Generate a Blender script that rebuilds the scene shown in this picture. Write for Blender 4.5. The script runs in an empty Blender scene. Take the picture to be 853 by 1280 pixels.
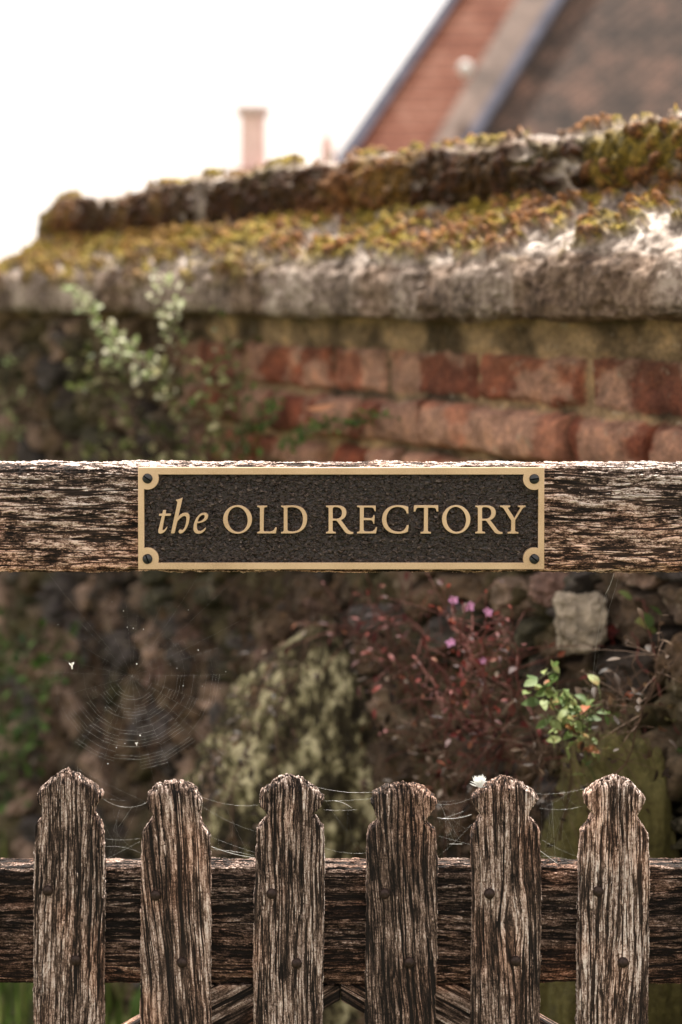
import bpy, math, random
import numpy as np
from mathutils import Vector, Matrix

rnd = random.Random(7)
SC = bpy.context.scene
COL = SC.collection

# ------------------------------------------------------------------ camera, world, sun, exposure
D = 2.0            # metres from the lens to the gate's front face
S = 0.00085        # metres per photo pixel on that face
ZC = 1.5           # eye height
HORIZON = 370.0
cam_d = bpy.data.cameras.new('camera')
cam = bpy.data.objects.new('camera', cam_d)
COL.objects.link(cam)
cam.location = (0, -D, ZC)
cam.rotation_euler = (math.radians(90), 0, 0)
cam_d.sensor_fit = 'VERTICAL'
cam_d.sensor_height = 36.0
cam_d.sensor_width = 24.0
cam_d.lens = 36.0 * D / (1280 * S)
cam_d.shift_y = -(640 - HORIZON) / 1280.0
cam_d.clip_start = 0.05
cam_d.clip_end = 3000
cam_d.dof.use_dof = True
cam_d.dof.focus_distance = D
cam_d.dof.aperture_fstop = cam_d.lens / 18.0
SC.camera = cam

SUN_EL, SUN_AZ = math.radians(66), math.radians(6)     # azimuth measured from +Y towards +X: behind the gate
w = bpy.data.worlds.new('World')
SC.world = w
w.use_nodes = True
nt = w.node_tree
nt.nodes.clear()
wo = nt.nodes.new('ShaderNodeOutputWorld')
bg = nt.nodes.new('ShaderNodeBackground')
sky = nt.nodes.new('ShaderNodeTexSky')
sky.sky_type = 'NISHITA'
sky.sun_disc = False
sky.sun_elevation = SUN_EL
sky.sun_rotation = SUN_AZ
sky.dust_density = 4.0
sky.ozone_density = 0.6
mx = nt.nodes.new('ShaderNodeMix')
mx.data_type = 'RGBA'
mx.inputs[0].default_value = 0.72                         # thin white cloud over the blue
mx.inputs[7].default_value = (9.7, 8.7, 7.9, 1)
nt.links.new(sky.outputs[0], mx.inputs[6])
nt.links.new(mx.outputs[2], bg.inputs[0])
bg.inputs[1].default_value = 0.085
nt.links.new(bg.outputs[0], wo.inputs[0])

sd = bpy.data.lights.new('sun', 'SUN')
sd.energy = 5.0
sd.angle = math.radians(0.6)
sd.color = (1.0, 0.95, 0.87)
so = bpy.data.objects.new('sun', sd)
COL.objects.link(so)
sdir = Vector((math.sin(SUN_AZ) * math.cos(SUN_EL), math.cos(SUN_AZ) * math.cos(SUN_EL), math.sin(SUN_EL)))
so.rotation_euler = (-sdir).to_track_quat('-Z', 'Y').to_euler()
so.location = (3, 5, 9)

SC.view_settings.view_transform = 'Standard'
SC.view_settings.look = 'None'
SC.view_settings.exposure = 1.32
SC.view_settings.gamma = 1.0
SC.cycles.use_denoising = True
SC.cycles.max_bounces = 6
SC.cycles.transparent_max_bounces = 6


def P(px, py, Y=0.0):
    """The point at depth Y (gate face = 0) that stands behind photo pixel px, py."""
    k = S * (D + Y) / D
    return np.array([(px - 426.5) * k, Y, ZC - (py - HORIZON) * k])


# ------------------------------------------------------------------ numeric noise
def _hash(ix, iy, iz, seed):
    h = (ix.astype(np.int64) * 374761393 + iy.astype(np.int64) * 668265263 + iz.astype(np.int64) * 2147483647 + seed * 1274126177) & 0xffffffff
    h = ((h ^ (h >> 13)) * 1274126177) & 0xffffffff
    h = ((h ^ (h >> 16)) * 2246822519) & 0xffffffff
    return ((h ^ (h >> 15)) & 0xffffff) / float(0xffffff)


def vnoise(x, y, z=0.0, seed=0):
    x, y, z = np.broadcast_arrays(np.asarray(x, float), np.asarray(y, float), np.asarray(z, float))
    ix, iy, iz = np.floor(x), np.floor(y), np.floor(z)
    fx, fy, fz = x - ix, y - iy, z - iz
    fx, fy, fz = [f * f * f * (f * (f * 6 - 15) + 10) for f in (fx, fy, fz)]
    r = 0
    for a in (0, 1):
        for b in (0, 1):
            for c in (0, 1):
                wt = (fx if a else 1 - fx) * (fy if b else 1 - fy) * (fz if c else 1 - fz)
                r = r + wt * _hash(ix + a, iy + b, iz + c, seed)
    return r


def fbm(x, y, z=0.0, seed=0, octs=4, gain=0.5):
    t, a, n = 0, 1.0, 0
    for i in range(octs):
        t = t + a * vnoise(np.asarray(x) * 2 ** i, np.asarray(y) * 2 ** i, np.asarray(z) * 2 ** i, seed + i * 17)
        n += a
        a *= gain
    return t / n


def worley(x, y, seed=0):
    """F1, F2 and the id of the nearest cell."""
    x, y = np.broadcast_arrays(np.asarray(x, float), np.asarray(y, float))
    ix, iy = np.floor(x), np.floor(y)
    f1 = np.full(x.shape, 9.0)
    f2 = np.full(x.shape, 9.0)
    cid = np.zeros(x.shape)
    for a in (-1, 0, 1):
        for b in (-1, 0, 1):
            cx, cy = ix + a, iy + b
            z0 = np.zeros_like(cx)
            qx = cx + 0.15 + 0.7 * _hash(cx, cy, z0, seed)
            qy = cy + 0.15 + 0.7 * _hash(cx, cy, z0 + 1, seed)
            d = np.hypot(x - qx, y - qy)
            near = d < f1
            f2 = np.where(near, f1, np.minimum(f2, d))
            cid = np.where(near, _hash(cx, cy, z0 + 2, seed), cid)
            f1 = np.where(near, d, f1)
    return f1, f2, cid


def sstep(a, b, x):
    t = np.clip((np.asarray(x, float) - a) / (b - a), 0, 1)
    return t * t * (3 - 2 * t)


# ------------------------------------------------------------------ objects
def mesh_from(name, verts, faces, mat=None, smooth=True, colors=None, quads=True):
    verts = np.asarray(verts, dtype=np.float32).reshape(-1, 3)
    me = bpy.data.meshes.new(name)
    if quads:
        faces = np.asarray(faces, dtype=np.int32).reshape(-1, 4)
        me.vertices.add(len(verts))
        me.vertices.foreach_set('co', verts.ravel())
        me.loops.add(faces.size)
        me.loops.foreach_set('vertex_index', faces.ravel())
        me.polygons.add(len(faces))
        me.polygons.foreach_set('loop_start', np.arange(0, faces.size, 4, dtype=np.int32))
        me.update(calc_edges=True)
        me.validate()
    else:
        me.from_pydata([tuple(v) for v in verts], [], [tuple(f) for f in faces])
        me.update()
    if smooth:
        me.polygons.foreach_set('use_smooth', np.ones(len(me.polygons), dtype=bool))
    if colors is not None:
        for nm, arr in colors.items():
            arr = np.asarray(arr, dtype=np.float32).reshape(len(verts), -1)
            if arr.shape[1] == 1:
                at = me.attributes.new(nm, 'FLOAT', 'POINT')
                at.data.foreach_set('value', arr.ravel())
            else:
                at = me.attributes.new(nm, 'FLOAT_COLOR', 'POINT')
                if arr.shape[1] == 3:
                    arr = np.hstack([arr, np.ones((len(arr), 1), np.float32)])
                at.data.foreach_set('color', arr.ravel())
    if mat:
        me.materials.append(mat)
    return me


def obj(name, me, parent=None, **props):
    o = bpy.data.objects.new(name, me)
    COL.objects.link(o)
    if parent is not None:
        o.parent = parent
    for k, v in props.items():
        o[k] = v
    return o


def thing(name, label, cat, loc=(0, 0, 0), group=None):
    o = bpy.data.objects.new(name, None)
    o.empty_display_size = 0.05
    COL.objects.link(o)
    o.location = loc
    o['label'] = label
    o['category'] = cat
    if group:
        o['group'] = group
    return o


def shift(v, loc):
    return np.asarray(v, float).reshape(-1, 3) - np.asarray(loc, float)


def grid_faces(n, m, wrap=False):
    i = np.arange(n - 1)[:, None]
    j = np.arange(m if wrap else m - 1)[None, :]
    j2 = (j + 1) % m
    return np.stack([i * m + j, i * m + j2, (i + 1) * m + j2, (i + 1) * m + j], -1).reshape(-1, 4)


class MB:
    """Collects plain polygons for ONE mesh."""
    def __init__(self):
        self.v, self.f, self.c = [], [], []

    def add(self, vs, fs, c=0.0):
        b = len(self.v)
        self.v += [tuple(map(float, p)) for p in vs]
        self.f += [tuple(b + i for i in f) for f in fs]
        self.c += [c] * len(vs)

    def tube(self, pts, r0, r1=None, seg=6, c=0.0):
        r1 = r0 if r1 is None else r1
        pts = [Vector(p) for p in pts]
        n = len(pts)
        rings = []
        for i, p in enumerate(pts):
            t = (pts[min(i + 1, n - 1)] - pts[max(i - 1, 0)]).normalized()
            a = t.cross(Vector((0.13, 0.99, 0.07))).normalized()
            b = t.cross(a)
            r = r0 + (r1 - r0) * i / max(n - 1, 1)
            rings += [p + (a * math.cos(q) + b * math.sin(q)) * r for q in [2 * math.pi * k / seg for k in range(seg)]]
        fs = []
        for i in range(n - 1):
            for k in range(seg):
                k2 = (k + 1) % seg
                fs.append((i * seg + k, i * seg + k2, (i + 1) * seg + k2, (i + 1) * seg + k))
        fs.append(tuple(range(seg))[::-1])
        fs.append(tuple((n - 1) * seg + k for k in range(seg)))
        self.add(rings, fs, c)

    def leaf(self, p, d, up, L, W, c=0.0, fold=0.25, curl=0.25):
        p, d, up = Vector(p), Vector(d).normalized(), Vector(up)
        s = d.cross(up)
        if s.length < 1e-4:
            s = d.cross(Vector((1, 0, 0.3)))
        s.normalize()
        u = s.cross(d).normalized()
        prof = [(0, 0.06), (0.22, 0.38), (0.5, 0.5), (0.78, 0.3), (1.0, 0.0)]
        vs = []
        for t, wd in prof:
            m = p + d * (t * L) - u * (curl * L * t * t)
            vs += [m - s * (wd * W) + u * (fold * wd * W), m, m + s * (wd * W) + u * (fold * wd * W)]
        fs = []
        for i in range(4):
            a = i * 3
            fs += [(a, a + 1, a + 4, a + 3), (a + 1, a + 2, a + 5, a + 4)]
        self.add(vs, fs, c)

    def box(self, x0, x1, y0, y1, z0, z1):
        self.add([(x0, y0, z0), (x1, y0, z0), (x1, y1, z0), (x0, y1, z0), (x0, y0, z1), (x1, y0, z1), (x1, y1, z1), (x0, y1, z1)],
                 [(0, 3, 2, 1), (4, 5, 6, 7), (0, 1, 5, 4), (1, 2, 6, 5), (2, 3, 7, 6), (3, 0, 4, 7)])

    def build(self, name, mat, parent=None, loc=(0, 0, 0), smooth=True, **props):
        me = mesh_from(name, shift(self.v, loc), self.f, mat, smooth, {'tone': np.array(self.c)}, quads=False)
        return obj(name, me, parent, **props)


# ------------------------------------------------------------------ material helpers
def new_mat(name):
    m = bpy.data.materials.new(name)
    m.use_nodes = True
    t = m.node_tree
    b = t.nodes['Principled BSDF']
    b.inputs['Roughness'].default_value = 0.8
    b.inputs['Specular IOR Level'].default_value = 0.3
    return m, t, b


def N(t, kind, **kw):
    n = t.nodes.new(kind)
    for k, v in kw.items():
        if k.startswith('i_'):
            key = k[2:]
            n.inputs[int(key) if key.isdigit() else key].default_value = v
        else:
            setattr(n, k, v)
    return n


def mathn(t, op, a, b=None, clamp=False):
    n = t.nodes.new('ShaderNodeMath')
    n.operation = op
    n.use_clamp = clamp
    for i, v in enumerate((a, b)):
        if v is None:
            continue
        if isinstance(v, (int, float)):
            n.inputs[i].default_value = v
        else:
            t.links.new(v, n.inputs[i])
    return n.outputs[0]


def rng(t, v, a, b, c=0.0, d=1.0, smooth=False):
    n = t.nodes.new('ShaderNodeMapRange')
    if smooth:
        n.interpolation_type = 'SMOOTHSTEP'
    t.links.new(v, n.inputs[0])
    for i, q in enumerate((a, b, c, d)):
        n.inputs[i + 1].default_value = q
    return n.outputs[0]


def ramp(t, v, stops):
    n = t.nodes.new('ShaderNodeValToRGB')
    e = n.color_ramp.elements
    while len(e) < len(stops):
        e.new(0.5)
    for k, (pos, c) in zip(range(len(stops)), stops):
        e[k].position = pos
        e[k].color = (*c, 1)
    t.links.new(v, n.inputs[0])
    return n.outputs[0]


def mixc(t, f, a, b, blend='MIX'):
    n = t.nodes.new('ShaderNodeMix')
    n.data_type = 'RGBA'
    n.blend_type = blend
    for sock, v in ((n.inputs[0], f), (n.inputs[6], a), (n.inputs[7], b)):
        if isinstance(v, (int, float)):
            sock.default_value = v
        elif isinstance(v, tuple):
            sock.default_value = (*v, 1)
        else:
            t.links.new(v, sock)
    return n.outputs[2]


def noise(t, vec, scale, detail=3, rough=0.5, dist=0.0, w=None):
    n = t.nodes.new('ShaderNodeTexNoise')
    if w is not None:
        n.noise_dimensions = '4D'
        n.inputs['W'].default_value = w
    n.inputs['Scale'].default_value = scale
    n.inputs['Detail'].default_value = detail
    n.inputs['Roughness'].default_value = rough
    n.inputs['Distortion'].default_value = dist
    t.links.new(vec, n.inputs['Vector'])
    return n.outputs[0]


def combine(t, x, y, z):
    n = t.nodes.new('ShaderNodeCombineXYZ')
    for i, v in enumerate((x, y, z)):
        if isinstance(v, (int, float)):
            n.inputs[i].default_value = v
        else:
            t.links.new(v, n.inputs[i])
    return n.outputs[0]


def weathered_wood(name, axis='z', seed=0.0, light=0.0, slant=0.0, line=150.0, stretch=0.05, rough_flakes=0.0, warm=0.0,
                   depth=0.0016, knot=None, low_warm=None):
    """Old oak: deep splits along the grain, silvered fibres standing between them."""
    m, t, b = new_mat(name)
    tc = t.nodes.new('ShaderNodeTexCoord')
    sp = t.nodes.new('ShaderNodeSeparateXYZ')
    t.links.new(tc.outputs['Object'], sp.inputs[0])
    X, Y, Z = sp.outputs
    along, across = (Z, X) if axis == 'z' else (X, Z)
    # grain that wanders
    base = tc.outputs['Object']
    wl = noise(t, combine(t, mathn(t, 'MULTIPLY', X, 1.0 if axis == 'z' else 0.35), Y, mathn(t, 'MULTIPLY', Z, 0.45 if axis == 'z' else 1.0)), 14, 2, w=seed + 3.1)
    warp = mathn(t, 'MULTIPLY', mathn(t, 'SUBTRACT', wl, 0.5), 0.016)
    acr = mathn(t, 'ADD', across, warp)
    acr = mathn(t, 'ADD', acr, mathn(t, 'MULTIPLY', along, slant))
    if knot:
        kx, kz, kr = knot        # grain bends round the knot
        dx, dz = mathn(t, 'SUBTRACT', X, kx), mathn(t, 'SUBTRACT', Z, kz)
        al, ac = (dz, dx) if axis == 'z' else (dx, dz)
        d2 = mathn(t, 'ADD', mathn(t, 'MULTIPLY', mathn(t, 'MULTIPLY', al, al), 0.18), mathn(t, 'MULTIPLY', ac, ac))
        pull = mathn(t, 'DIVIDE', kr * kr, mathn(t, 'ADD', d2, kr * kr * 0.5))
        acr = mathn(t, 'SUBTRACT', acr, mathn(t, 'MULTIPLY', mathn(t, 'MULTIPLY', ac, pull), 0.35))
    def q(st):
        a2 = mathn(t, 'MULTIPLY', along, st)
        return combine(t, acr, mathn(t, 'MULTIPLY', Y, 0.6), a2) if axis == 'z' else combine(t, a2, mathn(t, 'MULTIPLY', Y, 0.6), acr)
    A = noise(t, q(stretch), line, 3, 0.6, w=seed)
    B = noise(t, q(stretch * 2.6), line * 2.6, 3, 0.7, w=seed + 5)
    Cn = noise(t, q(0.4), 38, 4, 0.65, w=seed + 9)
    G = noise(t, q(0.45), 1000, 3, 0.7, w=seed + 1)
    # fine branching splits: where two bands of noise cross their middle
    spl = mathn(t, 'ABSOLUTE', mathn(t, 'SUBTRACT', noise(t, q(stretch * 0.5), line * 0.75, 2, 0.55, w=seed + 20), 0.5))
    split = rng(t, spl, 0.008, 0.044, 0, 1, True)
    # short cross checks where the fibres have snapped
    ck = noise(t, combine(t, mathn(t, 'MULTIPLY', X, 0.35 if axis == 'z' else 1.0), Y, mathn(t, 'MULTIPLY', Z, 1.0 if axis == 'z' else 0.35)), 420, 3, 0.7, w=seed + 40)
    check = rng(t, ck, 0.36, 0.47, 0, 1, True)
    ridge = rng(t, A, 0.40, 0.57, 0, 1, True)
    fib = rng(t, B, 0.38, 0.62)
    h = mathn(t, 'ADD', mathn(t, 'MULTIPLY', ridge, 0.45), mathn(t, 'MULTIPLY', fib, 0.46))
    h = mathn(t, 'ADD', h, mathn(t, 'MULTIPLY', mathn(t, 'SUBTRACT', rng(t, G, 0.34, 0.66), 0.4), 0.32 + 0.2 * rough_flakes))
    if rough_flakes > 0:
        F = noise(t, q(0.25), line * 1.4, 4, 0.75, w=seed + 13)
        h = mathn(t, 'ADD', h, mathn(t, 'MULTIPLY', mathn(t, 'SUBTRACT', rng(t, F, 0.38, 0.62), 0.55), 0.9 * rough_flakes))
    h = mathn(t, 'MULTIPLY', h, rng(t, check, 0, 1, 0.74, 1.0))
    h = mathn(t, 'MULTIPLY', h, rng(t, split, 0, 1, 0.10, 1.0))
    tone = mathn(t, 'ADD', h, mathn(t, 'MULTIPLY', mathn(t, 'SUBTRACT', Cn, 0.5), 0.85))
    tone = mathn(t, 'ADD', tone, light)
    c = ramp(t, tone, [(0.06, (0.008, 0.0055, 0.0045)), (0.27, (0.032, 0.020, 0.015)), (0.49, (0.105, 0.070, 0.053)),
                       (0.65, (0.25, 0.170, 0.134)), (0.81, (0.54, 0.42, 0.36)), (0.97, (0.80, 0.71, 0.66))])
    # rusty brown staining
    st = rng(t, noise(t, q(0.5), 22, 2, 0.5, w=seed + 30), 0.48, 0.68)
    c = mixc(t, mathn(t, 'MULTIPLY', st, 0.38 + warm * 0.6), c, mixc(t, 1.0, c, (1.25, 0.78, 0.52), 'MULTIPLY'))
    if low_warm is not None:
        lw = rng(t, Z, low_warm[0], low_warm[1], 1, 0)
        c = mixc(t, mathn(t, 'MULTIPLY', lw, 0.8), c, mixc(t, 1.0, c, (1.25, 0.98, 0.80), 'MULTIPLY'))
    t.links.new(c, b.inputs['Base Color'])
    b.inputs['Roughness'].default_value = 0.86
    dn = t.nodes.new('ShaderNodeDisplacement')
    dn.inputs['Midlevel'].default_value = 0.75
    dn.inputs['Scale'].default_value = depth
    t.links.new(h, dn.inputs['Height'])
    t.links.new(dn.outputs[0], t.nodes['Material Output'].inputs['Displacement'])
    m.displacement_method = 'BOTH'
    return m


def bumped(t, b, hsock, dist, strength=1.0):
    bn = t.nodes.new('ShaderNodeBump')
    bn.inputs['Distance'].default_value = dist
    bn.inputs['Strength'].default_value = strength
    t.links.new(hsock, bn.inputs['Height'])
    t.links.new(bn.outputs[0], b.inputs['Normal'])


def attr(t, name):
    n = t.nodes.new('ShaderNodeAttribute')
    n.attribute_name = name
    return n


def leaf_mat(name, stops, trans=0.35, rough=0.45):
    m, t, b = new_mat(name)
    tc = t.nodes.new('ShaderNodeTexCoord')
    a = attr(t, 'tone')
    f = mathn(t, 'ADD', a.outputs['Fac'], mathn(t, 'MULTIPLY', mathn(t, 'SUBTRACT', noise(t, tc.outputs['Object'], 90, 2), 0.5), 0.35))
    c = ramp(t, f, stops)
    t.links.new(c, b.inputs['Base Color'])
    b.inputs['Roughness'].default_value = rough + 0.12
    b.inputs['Specular IOR Level'].default_value = 0.22
    tr = t.nodes.new('ShaderNodeBsdfTranslucent')
    t.links.new(c, tr.inputs[0])
    ms = t.nodes.new('ShaderNodeMixShader')
    ms.inputs[0].default_value = trans
    t.links.new(b.outputs[0], ms.inputs[1])
    t.links.new(tr.outputs[0], ms.inputs[2])
    t.links.new(ms.outputs[0], t.nodes['Material Output'].inputs[0])
    return m


def plain(name, col, rough=0.8, metal=0.0, var=0.25, scale=60, bump=0.0, spec=0.3):
    m, t, b = new_mat(name)
    tc = t.nodes.new('ShaderNodeTexCoord')
    n = noise(t, tc.outputs['Object'], scale, 4, 0.6)
    dark = tuple(c * (1 - var) for c in col)
    lite = tuple(min(1, c * (1 + var)) for c in col)
    t.links.new(ramp(t, n, [(0.3, dark), (0.7, lite)]), b.inputs['Base Color'])
    b.inputs['Roughness'].default_value = rough
    b.inputs['Metallic'].default_value = metal
    b.inputs['Specular IOR Level'].default_value = spec
    if bump:
        bumped(t, b, n, bump)
    return m


# ================================================================== THE GROUND
def ground():
    m, t, b = new_mat('grassy_earth')
    tc = t.nodes.new('ShaderNodeTexCoord')
    n1 = noise(t, tc.outputs['Object'], 3, 5, 0.6)
    n2 = noise(t, tc.outputs['Object'], 40, 4, 0.6)
    c = ramp(t, mathn(t, 'ADD', mathn(t, 'MULTIPLY', n1, 0.5), mathn(t, 'MULTIPLY', n2, 0.5)),
             [(0.35, (0.05, 0.035, 0.022)), (0.5, (0.07, 0.075, 0.025)), (0.65, (0.10, 0.13, 0.035))])
    t.links.new(c, b.inputs['Base Color'])
    bumped(t, b, n2, 0.02)
    xs = np.concatenate([-np.geomspace(2000, 4, 12), np.linspace(-3, 3, 61), np.geomspace(4, 2000, 12)])
    ys = np.concatenate([-np.geomspace(2000, 4, 12), np.linspace(-3, 7, 101), np.geomspace(8, 2000, 12)])
    gx, gy = np.meshgrid(xs, ys, indexing='ij')
    gz = (fbm(gx * 1.3, gy * 1.3, seed=4) - 0.5) * 0.10 * (np.hypot(gx, gy) < 9)
    v = np.stack([gx, gy, gz], -1)
    obj('ground', mesh_from('ground', v, grid_faces(len(xs), len(ys)), m), kind='structure')


ground()

# ================================================================== THE GARDEN WALL
E_ = np.array([-0.52, 0.854])                 # along the wall, away from us
E_ = E_ / np.linalg.norm(E_)
N_ = np.array([-E_[1], E_[0]])                # towards us, out of its face
AX0 = np.array([0.517, 0.85])                 # the roll's axis at t = 0


def wp(t, o, h):
    """Wall space: t along, o out from the roll's axis, h above eye height."""
    t, o, h = np.broadcast_arrays(np.asarray(t, float), np.asarray(o, float), np.asarray(h, float))
    x = AX0[0] + E_[0] * t + N_[0] * o
    y = AX0[1] + E_[1] * t + N_[1] * o
    return np.stack([x, y, ZC + h], -1)


def on_wall(px, py, o=0.15):
    """The point behind photo pixel px, py that stands o metres out from the roll's axis; also its t."""
    u = (px - 426.5) * S / D
    bx, by = AX0[0] + N_[0] * o, AX0[1] + N_[1] * o
    t = (u * (D + by) - bx) / (E_[0] - u * E_[1])
    Y = by + E_[1] * t
    return Vector(P(px, py, Y)), t


def coping_material():
    m, t, b = new_mat('mossy_stone')
    tc = t.nodes.new('ShaderNodeTexCoord')
    o = tc.outputs['Object']
    moss = attr(t, 'moss').outputs['Fac']
    warm = attr(t, 'mosshue').outputs['Fac']
    n1 = noise(t, o, 9, 5, 0.65)
    n2 = noise(t, o, 70, 4, 0.7)
    n3 = noise(t, o, 240, 3, 0.7)
    stone = ramp(t, mathn(t, 'ADD', mathn(t, 'MULTIPLY', n1, 0.5), mathn(t, 'MULTIPLY', n2, 0.5)),
                 [(0.37, (0.055, 0.040, 0.030)), (0.45, (0.19, 0.150, 0.122)), (0.53, (0.40, 0.335, 0.285)), (0.60, (0.70, 0.63, 0.57))])
    mcol = ramp(t, mathn(t, 'ADD', mathn(t, 'MULTIPLY', n3, 0.55), mathn(t, 'MULTIPLY', n2, 0.45)),
                [(0.34, (0.012, 0.009, 0.004)), (0.45, (0.08, 0.062, 0.009)), (0.54, (0.27, 0.19, 0.022)), (0.66, (0.52, 0.37, 0.07))])
    brown = ramp(t, mathn(t, 'ADD', mathn(t, 'MULTIPLY', n3, 0.55), mathn(t, 'MULTIPLY', n2, 0.45)),
                 [(0.32, (0.016, 0.009, 0.006)), (0.46, (0.085, 0.038, 0.016)), (0.56, (0.30, 0.125, 0.035)), (0.68, (0.52, 0.27, 0.10))])
    mc = mixc(t, warm, mcol, brown)
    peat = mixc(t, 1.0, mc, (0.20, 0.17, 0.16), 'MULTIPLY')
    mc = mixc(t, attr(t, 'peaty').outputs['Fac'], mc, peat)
    stone = mixc(t, attr(t, 'face_shade').outputs['Fac'], stone, mixc(t, 1.0, stone, (0.40, 0.32, 0.26), 'MULTIPLY'))
    t.links.new(mixc(t, moss, stone, mc), b.inputs['Base Color'])
    b.inputs['Roughness'].default_value = 0.9
    bumped(t, b, mathn(t, 'ADD', mathn(t, 'MULTIPLY', n2, 0.6), mathn(t, 'MULTIPLY', n3, 0.4)), 0.008)
    return m


def wall_material():
    m, t, b = new_mat('old_brick_and_rubble')
    tc = t.nodes.new('ShaderNodeTexCoord')
    o = tc.outputs['Object']
    col = attr(t, 'body').outputs['Color']
    n1 = noise(t, o, 25, 5, 0.7)
    n2 = noise(t, o, 160, 4, 0.7)
    v = ramp(t, mathn(t, 'ADD', mathn(t, 'MULTIPLY', n1, 0.6), mathn(t, 'MULTIPLY', n2, 0.4)),
             [(0.36, (0.45, 0.42, 0.40)), (0.5, (1, 1, 1)), (0.64, (1.9, 1.8, 1.65))])
    c = mixc(t, 1.0, col, v, 'MULTIPLY')
    # pale lichen crust
    lic = rng(t, noise(t, o, 34, 4, 0.7, w=2.0), 0.60, 0.66)
    c = mixc(t, mathn(t, 'MULTIPLY', lic, 0.5), c, (0.42, 0.36, 0.27))
    t.links.new(c, b.inputs['Base Color'])
    b.inputs['Roughness'].default_value = 0.92
    bumped(t, b, mathn(t, 'ADD', mathn(t, 'MULTIPLY', n1, 0.5), mathn(t, 'MULTIPLY', n2, 0.5)), 0.012)
    return m


T0, T1 = -0.75, 2.55
WALL_LOC = tuple(wp((T0 + T1) / 2, 0.0, -ZC))
wall = thing('garden_wall', 'old red brick and rubble garden wall under a mossy rounded stone coping, behind the gate', 'wall', WALL_LOC)


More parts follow.
